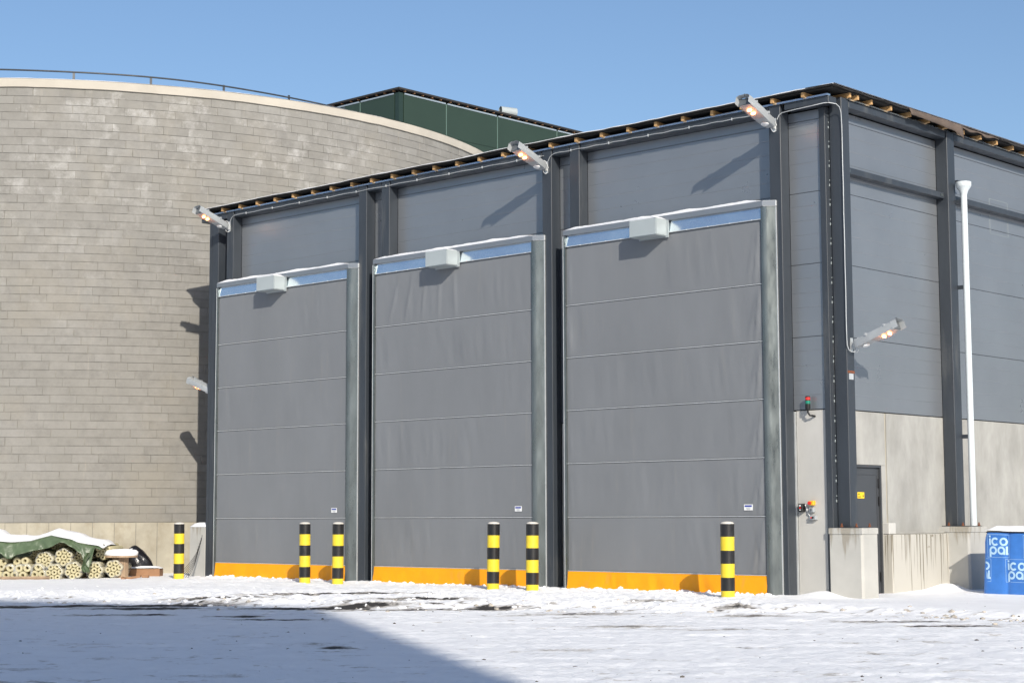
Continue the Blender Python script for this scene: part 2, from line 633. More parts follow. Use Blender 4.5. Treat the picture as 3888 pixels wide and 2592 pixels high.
# ------------------------------------------------------------------ ground
def ground_mat():
    m, t, bs = newmat('yard_snow')
    at = N(t, 'ShaderNodeAttribute', attribute_name='dirt')
    n = noise(t, 16, 6, .7)
    ad = N(t, 'ShaderNodeMath', operation='MULTIPLY_ADD')
    t.links.new(n, ad.inputs[0])
    ad.inputs[1].default_value = .55
    ad.inputs[2].default_value = -.275
    s = N(t, 'ShaderNodeMath', operation='ADD')
    t.links.new(at.outputs['Fac'], s.inputs[0])
    t.links.new(ad.outputs[0], s.inputs[1])
    snowc = mixc(t, ramp(t, noise(t, 2.4, 6, .65), .3, .7), (.85, .855, .87), (.92, .925, .935))
    c = mixc(t, ramp(t, s.outputs[0], .16, .42, (0, 0, 0, 1), (.85, .85, .85, 1)), snowc, (.42, .385, .34))
    c = mixc(t, ramp(t, s.outputs[0], .40, .62), c, (.045, .042, .040))
    t.links.new(c, bs.inputs['Base Color'])
    bs.inputs['Roughness'].default_value = .7
    bs.inputs['Specular IOR Level'].default_value = .25
    bump(t, bs, noise(t, 16, 8, .75), .6, .035)
    return m


def make_ground():
    rows = np.concatenate([np.arange(4, 13, .15), np.arange(13, 23, .05), np.arange(23, 31.5, .034), np.arange(31.5, 42, .075), np.arange(42, 75, .6)])
    cols = np.linspace(-.62, .62, 900)
    V, T = np.meshgrid(rows, cols, indexing='ij')
    U = T * (V + 2)
    X = CAM.x + CX * U - SX * V
    Y = CAM.y + SX * U + CX * V
    Z = ground_h(X, Y)
    Dm = ground_dirt(X, Y)
    nr, nc = X.shape
    edge = np.minimum(np.minimum(sstep(0, 3, V - 4), sstep(0, 4, 74 - V)), np.minimum(sstep(0, .03, T + .62), sstep(0, .03, .62 - T)))
    Z = Z * edge
    co = np.stack([X, Y, Z], -1).reshape(-1, 3)
    i = np.arange(nr - 1)[:, None] * nc + np.arange(nc - 1)[None, :]
    q = np.stack([i, i + 1, i + nc + 1, i + nc], -1).reshape(-1, 4)
    # the sheet goes on to the horizon: a skirt of far rings round the detailed middle
    nb = len(co)
    border = np.concatenate([np.arange(nc), np.arange(1, nr) * nc + nc - 1, (nr - 1) * nc + np.arange(nc - 2, -1, -1), np.arange(nr - 2, 0, -1) * nc])
    bc = co[border]
    cen = np.array([*G(0, 35), 0])
    allco = [co]
    allq = [q]
    prev = border
    cnt = nb
    for k in (1.6, 4, 14, 45):
        ring = cen + (bc - cen) * k
        ring[:, 2] = 0
        allco.append(ring)
        idx = np.arange(cnt, cnt + len(border))
        allq.append(np.stack([prev, np.roll(prev, -1), np.roll(idx, -1), idx], -1)[:, ::-1])
        prev = idx
        cnt += len(border)
    co = np.concatenate(allco)
    q = np.concatenate(allq)
    me = bpy.data.meshes.new('snow_ground')
    me.vertices.add(len(co))
    me.vertices.foreach_set('co', co.astype(np.float32).ravel())
    me.loops.add(len(q) * 4)
    me.loops.foreach_set('vertex_index', q.astype(np.int32).ravel())
    me.polygons.add(len(q))
    me.polygons.foreach_set('loop_start', np.arange(0, len(q) * 4, 4, dtype=np.int32))
    me.polygons.foreach_set('use_smooth', np.ones(len(q), dtype=bool))
    me.update(calc_edges=True)
    a = me.attributes.new('dirt', 'FLOAT', 'POINT')
    dd = np.zeros(len(co), dtype=np.float32)
    dd[:nb] = Dm.ravel()
    a.data.foreach_set('value', dd)
    me.materials.append(ground_mat())
    # make normals point up
    if me.polygons[0].normal.z < 0:
        me.flip_normals()
    o = bpy.data.objects.new('snow_ground', me)
    COL.objects.link(o)
    return tag(o, 'packed and ploughed snow with dark scrapes covering the yard', None, None, 'structure')


make_ground()


def gz(x, y):
    return float(ground_h(np.array([x]), np.array([y]))[0])


# ------------------------------------------------------------------ the hall
YW, XR = .341, 5.355                 # planes of the front and the right wall
ZS = [3.096, 4.285, 5.479, 6.664, 7.860, 8.020]
ZL = [6.257, 5.184, 4.234, 3.283, 2.331, 1.379, .427]
COLX = [(-10.61, -10.38), (-10.088, -9.855), (-5.728, -5.492), (-5.046, -4.812), (-.670, -.440), (.005, .237), (4.386, 4.612)]
DOORS = [(-10.195, -5.944), (-5.094, -.840), (0.0, 4.276)]

hall = empty('industrial_hall', (-2.6, 5, 0), 'dark grey industrial hall with three tall fabric roller doors', 'building')

# core, so the hall is closed from every side
MB().box(-10.60, XR - .14, .445, 14.0, -.2, 8.16).build('hall_core', m_inner, hall)


def wall_panel(axis, a0, a1, z0, z1, parent=hall):
    """sandwich panel with shallow grooves; axis 'x' = front wall, 'y' = right wall"""
    g = .0045
    z0 += g
    z1 -= g
    a0 += .003
    a1 -= .003
    zz = [z0]
    step = .2385
    k = math.ceil((z0 - ZS[0] + .02) / step)
    depth = [0]
    while ZS[0] + k * step < z1 - .03:
        zc = ZS[0] + k * step
        if zc > z0 + .03:
            zz += [zc - .009, zc - .004, zc + .004, zc + .009]
            depth += [0, .0030, .0030, 0]
        k += 1
    zz.append(z1)
    depth.append(0)
    mb = MB()
    rows = []
    for z, d in zip(zz, depth):
        if axis == 'x':
            rows.append([(a0, YW + d, z), (a1, YW + d, z)])
        else:
            rows.append([(XR - d, a0, z), (XR - d, a1, z)])
    mb.grid(rows)
    if axis == 'x':
        e = [(a0, YW, z0), (a1, YW, z0), (a1, YW + .08, z0), (a0, YW + .08, z0), (a0, YW, z1), (a1, YW, z1), (a1, YW + .08, z1), (a0, YW + .08, z1)]
    else:
        e = [(XR, a0, z0), (XR, a1, z0), (XR - .08, a1, z0), (XR - .08, a0, z0), (XR, a0, z1), (XR, a1, z1), (XR - .08, a1, z1), (XR - .08, a0, z1)]
    mb.add(e, [(0, 3, 2, 1), (4, 5, 6, 7), (1, 2, 6, 5), (3, 0, 4, 7)])
    return mb.build('wall_panel', m_panel, parent)


# front wall: bays between the columns (above the doors) and the narrow strips between column pairs
for (a, b, lo) in [(-9.855, -5.728, 2), (-4.812, -.670, 2), (.237, 4.386, 2), (-10.38, -10.088, 0), (-5.492, -5.046, 0), (-.440, .005, 0), (4.612, 5.226, 0)]:
    for k in range(lo, 5):
        wall_panel('x', a, b, ZS[k], ZS[k + 1])
# right wall
for (a, b) in [(.60, 3.871), (4.135, 7.95), (8.2, 14.0)]:
    for k in range(5):
        wall_panel('y', a, b, ZS[k], ZS[k + 1])
# concrete below the panels, front
for (a, b) in [(-10.38, -10.088), (-5.492, -5.046), (-.440, .005), (4.650, 5.226)]:
    B('concrete_wall', m_concw, hall, a + .004, b - .004, YW + .008, YW + .1, -.2, ZS[0] - .012)
B('edge_trim', m_galvL, hall, 4.614, 4.640, YW - .012, YW + .05, -.1, ZS[0] - .02)
# concrete below the panels, right side
XC = XR - .010
B('corner_filler', m_steel, hall, 5.22, 5.352, .442, .60, -.1, 8.02)
B('concrete_wall', m_conc, hall, XC - .12, XC, .602, .90, -.2, ZS[0] - .012)
B('concrete_wall', m_conc, hall, XC - .12, XC, .905, 1.925, 2.215, ZS[0] - .012)
B('concrete_wall', m_conc, hall, XC - .12, XC, 1.795, 1.925, -.2, 2.210)
B('joint_seal', m_basew, hall, XC - .12, XC - .014, 1.926, 1.969, -.2, ZS[0] - .014)
B('concrete_wall', m_conc, hall, XC - .12, XC + .004, 1.970, 3.95, 1.10, ZS[0] - .012)
B('concrete_wall', m_conc, hall, XC - .12, XC + .004, 3.955, 8.0, 1.10, ZS[0] - .012)
B('concrete_wall', m_conc, hall, XC - .12, XC + .004, 8.005, 14.0, 1.10, ZS[0] - .012)
B('low_wall', m_streak, hall, XC - .1, 5.507, 8.4, 14.0, -.2, 1.066, bevel=.012)
# low wall with wet runs, standing proud of it
B('low_wall', m_streak, hall, XC - .1, 5.507, 1.808, 3.77, -.2, 1.072, bevel=.012)
B('low_wall', m_streak, hall, XC - .1, 5.507, 4.06, 8.0, -.2, 1.068, bevel=.012)
B('ledge', m_conc, hall, XC - .1, 5.420, 1.83, 3.77, 1.074, 1.112, bevel=.006)
B('ledge_block', m_concw, hall, XC - .05, 5.46, 1.80, 2.02, 1.076, 1.262, bevel=.01)

# personnel door in the right wall
pd = B('personnel_door', m_doorl, hall, XC - .10, XC - .045, .93, 1.765, .06, 2.170, bevel=.004)
tag(pd, 'dark grey steel side door half hidden behind the corner column')
MB().box(XC - .045, XC - .005, .905, .935, .0, 2.21).box(XC - .045, XC - .005, 1.762, 1.794, .0, 2.21).box(XC - .045, XC - .006, .935, 1.762, 2.172, 2.209).build('frame', m_doorl, pd)
fr = MB()
for (a, b, c_, d) in [(1.0, 1.70, 2.05, 2.058), (1.0, 1.70, .22, .228)]:
    fr.box(XC - .045, XC - .038, a, b, c_, d)
fr.box(XC - .045, XC - .038, 1.692, 1.70, .228, 2.05)
fr.build('leaf_moulding', m_doorl, pd)
for z in (1.915, 1.625, .38):
    MB().tube([(XC - .028, 1.745, z - .075), (XC - .028, 1.745, z + .075)], .014, 8).build('hinge', m_black, pd, smooth=40)
st = B('warning_sticker', m_yelst, pd, XC - .046, XC - .040, 1.09, 1.305, 1.665, 1.765)
ik = MB()
for z, y1 in ((1.735, 1.19), (1.722, 1.17), (1.692, 1.21), (1.680, 1.20)):
    ik.box(XC - .0405, XC - .0385, 1.11, y1, z, z + .007)
ik.add([(XC - .038, 1.245, 1.69), (XC - .038, 1.29, 1.69), (XC - .038, 1.268, 1.735)], [(0, 1, 2)])
ik.build('sticker_print', m_ink, pd)

# columns
for (a, b) in COLX:
    z0 = -.1
    cb = MB().box(a, b, .10, YW - .002, z0, 8.148)
    o = cb.build('column', m_steel, hall, bevel=.006)
# corner post and right-side columns
B('column', m_steel, hall, 5.228, 5.340, .300, .440, -.1, 8.030, bevel=.004)
MB().box(XR + .002, 5.587, .42, .645, 1.205, 8.17).build('column', m_steel, hall, bevel=.006)
B('column', m_steel, hall, XR + .002, 5.587, 3.871, 4.135, 1.205, 8.168, bevel=.006)
B('column', m_steel, hall, XR + .002, 5.587, 7.95, 8.2, 1.205, 8.168, bevel=.006)
clip = MB()
for k in range(20):
    z = 1.6 + k * .32
    clip.box(5.340, 5.348, .398, .412, z, z + .04)
    clip.box(5.348, 5.354, .395, .405, z + .09, z + .11)
tag(clip.build('panel_clips', m_boxg, hall), kind='stuff')
# rust weld patch on the corner column
B('weld_patch', m_rust, hall, 5.586, 5.591, .430, .638, 3.66, 3.70)
B('weld_patch', m_galvL, hall, 5.586, 5.5905, .47, .60, 3.56, 3.655)

# beams under the roof edge: front
beamx = [-11.03] + [v for ab in COLX[1:] for v in ab]
for a, b in [(-11.03, -10.112), (-9.829, -5.752), (-5.468, -5.070), (-4.788, -.694), (-.416, -.019), (.261, 4.362), (4.70, 5.55)]:
    dy = .012 if a < 4.6 else -.002
    z0 = 8.020 if a < 4.6 else 8.035
    B('roof_beam', m_steel, hall, a, b, .10 + dy, YW - .004, z0, 8.147, bevel=.004)
# bright lip of the eaves flashing along the front
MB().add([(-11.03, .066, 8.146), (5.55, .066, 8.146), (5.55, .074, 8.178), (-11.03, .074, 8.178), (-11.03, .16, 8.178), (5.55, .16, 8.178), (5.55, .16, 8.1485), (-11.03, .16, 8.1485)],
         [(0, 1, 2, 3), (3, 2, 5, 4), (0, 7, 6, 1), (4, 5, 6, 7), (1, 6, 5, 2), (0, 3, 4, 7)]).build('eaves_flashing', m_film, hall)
# beams: right side
for a, b in [(.675, 3.845), (4.165, 7.92), (8.23, 13.95)]:
    B('roof_beam', m_steel, hall, XR + .004, 5.575, a, b, 8.035, 8.165, bevel=.004)
    MB().add([(5.604, a - .1, 8.150), (5.604, b + .1, 8.150), (5.596, b + .1, 8.178), (5.596, a - .1, 8.178), (5.5, a - .1, 8.178), (5.5, b + .1, 8.178)],
             [(0, 1, 2, 3), (3, 2, 5, 4)]).build('eaves_flashing', m_film, hall)
    # girt rail half way up
    g = MB().box(XR + .003, 5.520, a - .02, b + .01, 6.957, 7.058).build('girt', m_steel, hall, bevel=.004)
    MB().box(5.522, 5.528, a, a + .08, 6.985, 7.03).box(5.522, 5.528, b - .12, b - .02, 6.985, 7.03).build('bracket', m_galv, g)
# cut-out outline and conduit stub in the second bay
cu = MB()
for (y0, y1, z0, z1) in [(5.83, 6.55, 7.238, 7.243), (5.83, 5.836, 6.59, 7.24), (6.54, 6.545, 6.59, 7.24), (5.83, 6.55, 6.588, 6.592)]:
    cu.box(XR + .001, XR + .004, y0, y1, z0, z1)
cu.build('patch_outline', m_boxg, hall)

# plinths
for (x0, x1, y0, y1, zt) in [(5.30, 5.90, .25, .69, 1.19), (5.30, 5.90, 3.68, 4.28, 1.192), (5.30, 5.90, 7.75, 8.4, 1.19), (-11.30, -10.72, .12, .62, 1.19)]:
    ch = .035
    poly = [(x0, y0), (x1 - ch, y0), (x1, y0 + ch), (x1, y1), (x0, y1)]
    p = MB().prism(poly, -.3, zt).build('plinth', m_plinth, hall)
    if x0 > 0:
        cap = MB().prism([(x0 - .012, y0 - .012), (x1 + .0, y0 - .012), (x1 + .012, y0 + .03), (x1 + .012, y1 + .012), (x0 - .012, y1 + .012)], zt - .095, zt - .004)
        cap.build('plinth_rim', m_plinth, p)
        B('base_plate', m_steel, p, XR + .005, 5.86, y0 + .05, y1 - .05, zt + .001, zt + .013)
        for bx, by in ((5.47, y0 + .09), (5.74, y0 + .09), (5.82, y1 - .09)):
            MB().lathe([(.026, zt + .012), (.026, zt + .035), (.014, zt + .036), (.014, zt + .07)], bx, by, 6).build('anchor_bolt', m_rust, p)

# roof: board, felt, rafters
B('roof_board', m_inner, hall, -11.02, 5.66, .03, 14.1, 8.256, 8.276)


def roof_felt():
    """felt sheet, its edge sagging a little between the rafters, with snow on it"""
    nx, mb = 140, MB()
    xs = [-11.1 + (16.82) * i / nx for i in range(nx + 1)]
    rs = np.random.RandomState(3)
    sag = np.convolve(rs.rand(nx + 21), np.ones(9) / 9, 'same')[10:10 + nx + 1]
    rows = [[], [], [], [], []]
    for i, x in enumerate(xs):
        d = (sag[i] - .5) * .09
        y0 = -.03 - (sag[-i - 1] - .5) * .07
        z = 8.284 + d * .35
        rows[0].append((x, .06, 8.279))
        rows[1].append((x, y0, z - .010 + d * .25))
        rows[2].append((x, y0 - .004, z + .004 + d * .25))
        rows[3].append((x, .08, 8.292))
        rows[4].append((x, 14.15, 8.292))
    mb.grid(rows)
    o = mb.build('roof_felt', m_felt, hall, smooth=35)
    rows = [[], [], [], []]
    for i, x in enumerate(xs):
        d = (sag[i] - .5) * .09
        y0 = -.03 - (sag[-i - 1] - .5) * .07
        t = .012 + .02 * max(0, sag[(i * 7) % nx])
        z = 8.288 + d * .6
        rows[0].append((x, y0 + .012, z))
        rows[1].append((x, y0 + .008, z + t * .7))
        rows[2].append((x, y0 + .05, z + t + .006))
        rows[3].append((x, 13.9, 8.335))
    mb = MB().grid(rows)
    s = mb.build('roof_snow', m_snow, None, smooth=50)
    tag(s, 'thin snow lying along the front roof edge of the hall', None, None, 'stuff')


roof_felt()
raf = MB().box(-.027, .027, .035, 1.6, 8.1785, 8.2555).mesh('rafter', m_wood)
for k in range(27):
    x = -10.80 + .6115 * k
    if x > 5.5:
        break
    o = bpy.data.objects.new('rafter', raf)
    COL.objects.link(o)
    o.location = (x + .015 * random.uniform(-1, 1), random.uniform(-.01, .01), 0)
    put(o, hall)
raf2 = MB().box(4.2, 5.66, -.026, .026, 8.1800, 8.2550).mesh('rafter', m_wood)
for y in (.60, .83, 1.27, 1.87, 2.50, 3.14, 3.76, 4.38, 5.0, 5.62, 6.25, 6.87, 7.5, 8.1):
    o = bpy.data.objects.new('rafter', raf2)
    COL.objects.link(o)
    o.location = (random.uniform(-.01, .012), y, 0)
    put(o, hall)
B('eaves_gap_back', m_inner, hall, -10.9, 5.30, .52, .56, 8.170, 8.2555)  # near-black boards added behind the rafters, so the eaves gap reads dark
B('eaves_gap_back', m_inner, hall, 5.18, 5.22, .60, 13, 8.1705, 8.2550)


# felt edge on the right verge, sagging and partly torn down
def felt_strip(name, y0, y1, drop, x0=5.70, seed=1, zt=8.288, mat=None):
    rs = np.random.RandomState(seed)
    n = max(8, int((y1 - y0) / .07))
    w1 = np.convolve(rs.rand(n + 9), np.ones(4) / 4, 'same')[4:4 + n + 1] - .5
    rows = [[], [], [], []]
    for i in range(n + 1):
        t = i / n
        y = y0 + (y1 - y0) * t
        d = drop(t) * (1 + .5 * w1[i])
        x = x0 + .02 * w1[i]
        rows[0].append((x - .5, y, zt + .012))
        rows[1].append((x, y, zt + .01 * w1[i]))
        rows[2].append((x + .02 + .03 * w1[-i - 1], y + .01 * w1[-i], zt - d * .5))
        rows[3].append((x + .025 + .06 * w1[-i - 1], y + .03 * w1[-i], zt - d))
    o = MB().grid(rows).build(name, mat or m_felt, hall, smooth=60)
    so_ = o.modifiers.new('thick', 'SOLIDIFY')
    so_.thickness = .006
    return o


felt_strip('verge_felt', -.03, 2.35, lambda t: .016 + .018 * math.sin(t * 9) ** 2, seed=2)
felt_strip('torn_felt', 2.35, 4.18, lambda t: .10 + .05 * t + (.09 * max(0, (t - .75) / .25) ** 1.5), x0=5.724, seed=4, mat=m_feltb)
felt_strip('verge_felt', 4.20, 5.55, lambda t: .03 + .045 * math.sin(t * 7) ** 2, seed=5, mat=m_feltb)
felt_strip('verge_felt', 5.56, 13.5, lambda t: .02 + .03 * math.sin(t * 19) ** 2, seed=6)
B('roof_felt_edge', m_felt, hall, 5.2, 5.712, -.02, 14.1, 8.2780, 8.2835)


# ------------------------------------------------------------------ roller doors
def wavy_sheet(x0, x1, z0, z1, y, nx, nz, amp, seed, lean=0, bulge=0.0, fold=()):
    rs = np.random.RandomState(seed)
    xs = np.linspace(x0, x1, nx + 1)
    zz = np.linspace(z0, z1, nz + 1)
    Xg, Zg = np.meshgrid(xs, zz)
    t = (Zg - z0) / (z1 - z0)
    n = fbm(Xg * 3.4 + seed * 3.1 + .5 * (t - .5), Zg * .45 + seed, seed, 4, .55) - .5
    n2 = fbm(Xg * 11 + seed, Zg * 1.1, seed + 5, 3, .5) - .5
    hold = np.sin(np.pi * np.clip(t, 0, 1)) ** .5
    prox = fbm(Xg * .7 + seed * 9, Zg * 0 + seed, seed + 9, 2)
    Yg = y - amp * hold * (n * 2.2 + n2 * .55) * (.35 + 1.3 * sstep(.4, .7, prox)) - bulge * hold
    for (fx, wd, am, tl) in fold:
        Yg = Yg - am * hold * np.exp(-((Xg - fx - tl * (t - .5)) / wd) ** 2) * sstep(-.2, .6, 1 - t)
    Yg = Yg + lean * (1 - t)
    P = np.stack([Xg, Yg, Zg], -1)
    return [[tuple(p) for p in row] for row in P]


def snow_strip(x0, x1, y0, y1, z, h, seed, name, label):
    n = max(10, int((x1 - x0) / .06))
    rs = np.random.RandomState(seed)
    hh = np.convolve(rs.rand(n + 13), np.ones(7) / 7, 'same')[6:6 + n + 1]
    P = [[], [], [], [], []]
    for i in range(n + 1):
        t = i / n
        x = x0 + (x1 - x0) * t
        e = min(1, min(t, 1 - t) * 14) ** .5
        q = h * (.45 + 1.1 * hh[i]) * e
        P[0].append((x, y0 + .006, z))
        P[1].append((x, y0 - .004, z + q * .55))
        P[2].append((x, y0 + (y1 - y0) * .3, z + q))
        P[3].append((x, y0 + (y1 - y0) * .8, z + q * 1.1))
        P[4].append((x, y1, z))
    o = MB().grid(P).build(name, m_snow, None, smooth=60)
    return tag(o, label, None, None, 'stuff')


def roller_door(x0, x1, idx, label):
    # side guides: the frame of the door
    mb = MB()
    prof = [(x1 + .002, -.028), (x1 + .030, -.036), (x1 + .065, -.030), (x1 + .110, .000), (x1 + .170, .045), (x1 + .235, .088), (x1 + .235, .0985), (x1 + .002, .0985)]
    mb.prism(prof, -.05, 6.455)
    root = mb.build('roller_door', m_galv, hall, smooth=28)
    tag(root, label)
    B('side_guide', m_galv, root, x0 - .050, x0 - .003, -.034, .0985, -.05, 6.455)
    B('guide_edge', m_galvL, root, x0 - .056, x0 - .046, -.040, -.028, 0, 6.45)
    B('guide_edge', m_galvL, root, x1 + .224, x1 + .237, .078, .0975, 0, 6.45)
    # fabric segments and the stiffening bars between them
    for k in range(6):
        fold = []
        if idx == 2:
            fold = [(x1 - .10, .02, .030, .12), (x1 - .18, .05, .012, .25), (x0 + .07, .02, .010, -.05)]
        if idx == 1 and k == 0:
            fold = [(x0 + .55 + .42 * j, .035, .016, .35 - .1 * j) for j in range(5)]
        amp = (.005, .010, .0095)[idx]
        sh = wavy_sheet(x0, x1, ZL[k + 1] + .012, ZL[k] - .012, .006, 110, 14, amp, 20 + idx * 9 + k, bulge=.006, fold=fold)
        MB().grid(sh).build('fabric_segment', m_fabric, root, smooth=70)
        MB().tube([(x0, -.004, ZL[k + 1]), (x1 - .003, -.004, ZL[k + 1])], .0075, 8).build('stiffening_bar', m_galvL, root, smooth=50)
    B('gap_strip', m_black, root, x1 - .006, x1 + .003, -.022, .02, .05, 6.25)  # thin black strip: darkness of the gap beside the guide, put in as colour
    B('door_backing', m_inner, root, x0 + .002, x1 - .002, .03, .09, 0, 6.25)
    sk = wavy_sheet(x0 - .012, x1 - .002, .02, ZL[6] - .010, -.006, 120, 10, .016, 70 + idx, lean=-.045)
    MB().grid(sk).build('bottom_skirt', m_skirt, root, smooth=70)
    # header: bright sheet over the curtain, cap above it
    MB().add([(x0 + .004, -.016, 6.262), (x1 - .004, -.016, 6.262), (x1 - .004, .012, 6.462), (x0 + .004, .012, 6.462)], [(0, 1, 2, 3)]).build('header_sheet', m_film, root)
    MB().box(x0, x1, -.026, -.012, 6.250, 6.262).build('header_trim', m_galvL, root)
    rv = MB()
    for q in (.06, .35, .62, .95, 1.3, 2.75, 3.2, 3.65, 4.1):
        if x0 + q < x1:
            rv.lathe([(.006, 6.252), (.006, 6.264)], x0 + q, -.028, 6)
    tag(rv.build('rivets', m_white, root), kind='stuff')
    cp = MB().prism([(x0 - .046, -.045), (x1 + .048, -.045), (x1 + .236, .066), (x1 + .236, .0975), (x0 - .046, .0975)], 6.466, 6.553).build('hood_cap', m_panel, root, bevel=.004)
    MB().prism([(x1 + .055, -.036), (x1 + .243, .075), (x1 + .243, .0965), (x1 + .20, .0965)], 6.462, 6.557).build('hood_end', m_galvL, root)
    # motor box
    bx1 = x0 + (2.335 if idx == 2 else (2.36 if idx == 1 else 2.30))
    mbx = MB().box(bx1 - .60, bx1, -.335, -.03, 6.188, 6.482).build('motor_box', m_boxg, root, bevel=.012, bseg=2)
    MB().box(bx1 - .61, bx1 + .035, -.044, -.026, 6.170, 6.505).build('motor_flange', m_boxg, mbx)
    # rating label
    lx = x1 - .44 if idx == 2 else x1 - .45
    zl = 1.478 if idx == 2 else 1.486
    lb = B('rating_label', m_white, root, lx, lx + .172, -.012, -.008, zl, zl + .096)
    MB().box(lx + .016, lx + .156, -.0145, -.0125, zl + .055, zl + .083).build('label_band', m_stblue, lb)
    tx = MB()
    for q, (a, b) in enumerate([(.045, .125), (.03, .145), (.055, .12)]):
        tx.box(lx + a, lx + b, -.014, -.0125, zl + .036 - q * .013, zl + .042 - q * .013)
    tag(tx.build('label_print', m_stgrey, lb), kind='stuff')
    snow_strip(x0 - .035, x1 + .02, -.044, .095, 6.555, .048, 40 + idx, 'hood_snow', 'white snow ridge lying on the hood of the ' + ['farthest', 'middle', 'nearest'][idx] + ' roller door')
    snow_strip(bx1 - .60, bx1 - .01, -.33, -.045, 6.482, .03, 50 + idx, 'motor_box_snow', 'snow pad on the motor box of the ' + ['farthest', 'middle', 'nearest'][idx] + ' roller door')


roller_door(*DOORS[0], 0, 'grey fabric roller door farthest from the hall corner, next to the block tank')
roller_door(*DOORS[1], 1, 'middle one of the three grey fabric roller doors')
roller_door(*DOORS[2], 2, 'grey fabric roller door nearest the hall corner')


# ------------------------------------------------------------------ wall lamps
def wall_lamp(loc, rotz, label):
    """bracket at the origin, lamp reaching out along local -Y and upwards"""
    e = empty('wall_lamp', loc, label, 'lamp', 'street-type lamps fixed to the hall')
    e.rotation_euler = (0, 0, rotz)
    th = math.atan2(.305, .86)
    ca, sa = math.cos(th), math.sin(th)

    def T(mb):      # lamp axis: local (x, s along lamp, n up) -> tilted
        mb.v = [(x * 1.35, -.06 - s * ca + n * 1.15 * sa, .0 + s * sa + n * 1.15 * ca) for x, s, n in mb.v]
        return mb

    def sect(s, wt, wb, z0, z1):
        return [(-wb, s, z0), (wb, s, z0), (wt + .008, s, z0 + (z1 - z0) * .45), (wt, s, z1 - .01), (wt * .6, s, z1), (-wt * .6, s, z1), (-wt, s, z1 - .01), (-wt - .008, s, z0 + (z1 - z0) * .45)]

    mb = MB()
    secs = [sect(.03, .055, .05, -.045, .045), sect(.10, .075, .07, -.055, .055), sect(.45, .090, .085, -.055, .06), sect(.80, .092, .088, -.052, .06)]
    n0 = [mb.ring(s) for s in secs]
    for a, b in zip(n0, n0[1:]):
        for k in range(8):
            mb.f.append((a + k, b + k, b + (k + 1) % 8, a + (k + 1) % 8))
    mb.f.append(tuple(n0[0] + k for k in range(8)))
    mb.f.append(tuple(n0[-1] + k for k in range(7, -1, -1)))
    hs = T(mb).build('housing', m_lampg, e, smooth=35, local=True)
    T(MB().box(-.012, .012, .02, .80, .060, .078).box(-.10, .10, .30, .325, .03, .066).box(-.10, .10, .66, .685, .03, .066)).build('rib', m_lampg, hs, local=True)
    # visor at the far end
    mb = MB()
    a = [(-.098, 0, -.06), (-.098, 0, .05), (-.06, 0, .075), (.06, 0, .075), (.098, 0, .05), (.098, 0, -.06)]
    P = [[(x, .79, n) for x, _, n in a], [(x * .98, .90, n * .95) for x, _, n in a]]
    T(MB().grid(P)).build('visor', m_lampg, e, local=True)
    T(MB().box(-.085, .085, .801, .812, -.05, .05)).build('end_plate', m_lampd, e, local=True)
    T(MB().box(-.008, .008, .84, .87, .072, .098)).build('visor_screw', m_lampd, e, local=True)
    # lens bowl and two glowing bulbs
    mb = MB()
    rings = []
    for s, wd, dp in ((.36, .070, .004), (.42, .078, .034), (.58, .082, .044), (.72, .080, .036), (.785, .072, .004)):
        rings.append(mb.ring([(wd * math.cos(t), s, -.054 - dp * math.sin(t)) for t in [math.pi * k / 8 for k in range(9)]]))
    for a_, b_ in zip(rings, rings[1:]):
        for k in range(8):
            mb.f.append((a_ + k, a_ + k + 1, b_ + k + 1, b_ + k))
    T(mb).build('lens', m_lens, e, smooth=60, local=True)
    for s in (.55, .66):
        mb = MB()
        mb.tube([(-.03, s, -.066), (-.02, s, -.066), (.02, s, -.066), (.03, s, -.066)], .012, 8, radii=[.010, .022, .022, .010])
        T(mb).build('bulb', m_bulb, e, smooth=60, local=True)
    # photo-cell disc
    mb = MB().lathe([(.045, -.082), (.052, -.076), (.052, -.062), (.040, -.050)], 0, .20, 20)
    T(mb).build('sensor_disc', m_white, e, smooth=40, local=True)
    # bracket and cable
    MB().box(-.035, .035, -.008, .0, -.09, .13).box(-.03, -.022, -.075, -.008, -.05, .06).box(.022, .03, -.075, -.008, -.05, .06).build('bracket', m_galvL, e, local=True)
    pts = []
    for k in range(13):
        t = k / 12
        a_ = t * math.pi
        pts.append((.03 + .02 * t, -.16 + .15 * t, .10 + .07 * math.sin(a_) - .10 * t))
    MB().tube(pts, .007, 6).build('cable', m_white, e, smooth=60, local=True)
    pts = [(.02, -.12, -.07), (.02, -.09, -.10), (.02, -.05, -.11), (.025, -.02, -.09)]
    MB().tube(pts, .006, 6).build('cable', m_white, e, smooth=60, local=True)
    return e


wall_lamp((4.500, .099, 7.80), 0, 'lit lamp on the roof edge above the right side of the nearest roller door')
wall_lamp((-.555, .099, 7.80), 0, 'lit lamp on the roof edge above the right side of the middle roller door')
wall_lamp((-10.00, .099, 7.80), 0, 'lit lamp at the left end of the hall roof edge, beside the block tank')
wall_lamp((5.589, .56, 4.10), R(90), 'lit lamp half way up the corner column, pointing right')
wall_lamp((-10.70, .32, 4.20), R(-90), 'pale lamp on the left end of the hall, half hidden behind the door frame')
MB().box(-10.70, -10.612, .10, .40, -.1, 8.02).build('column', m_steel, hall)

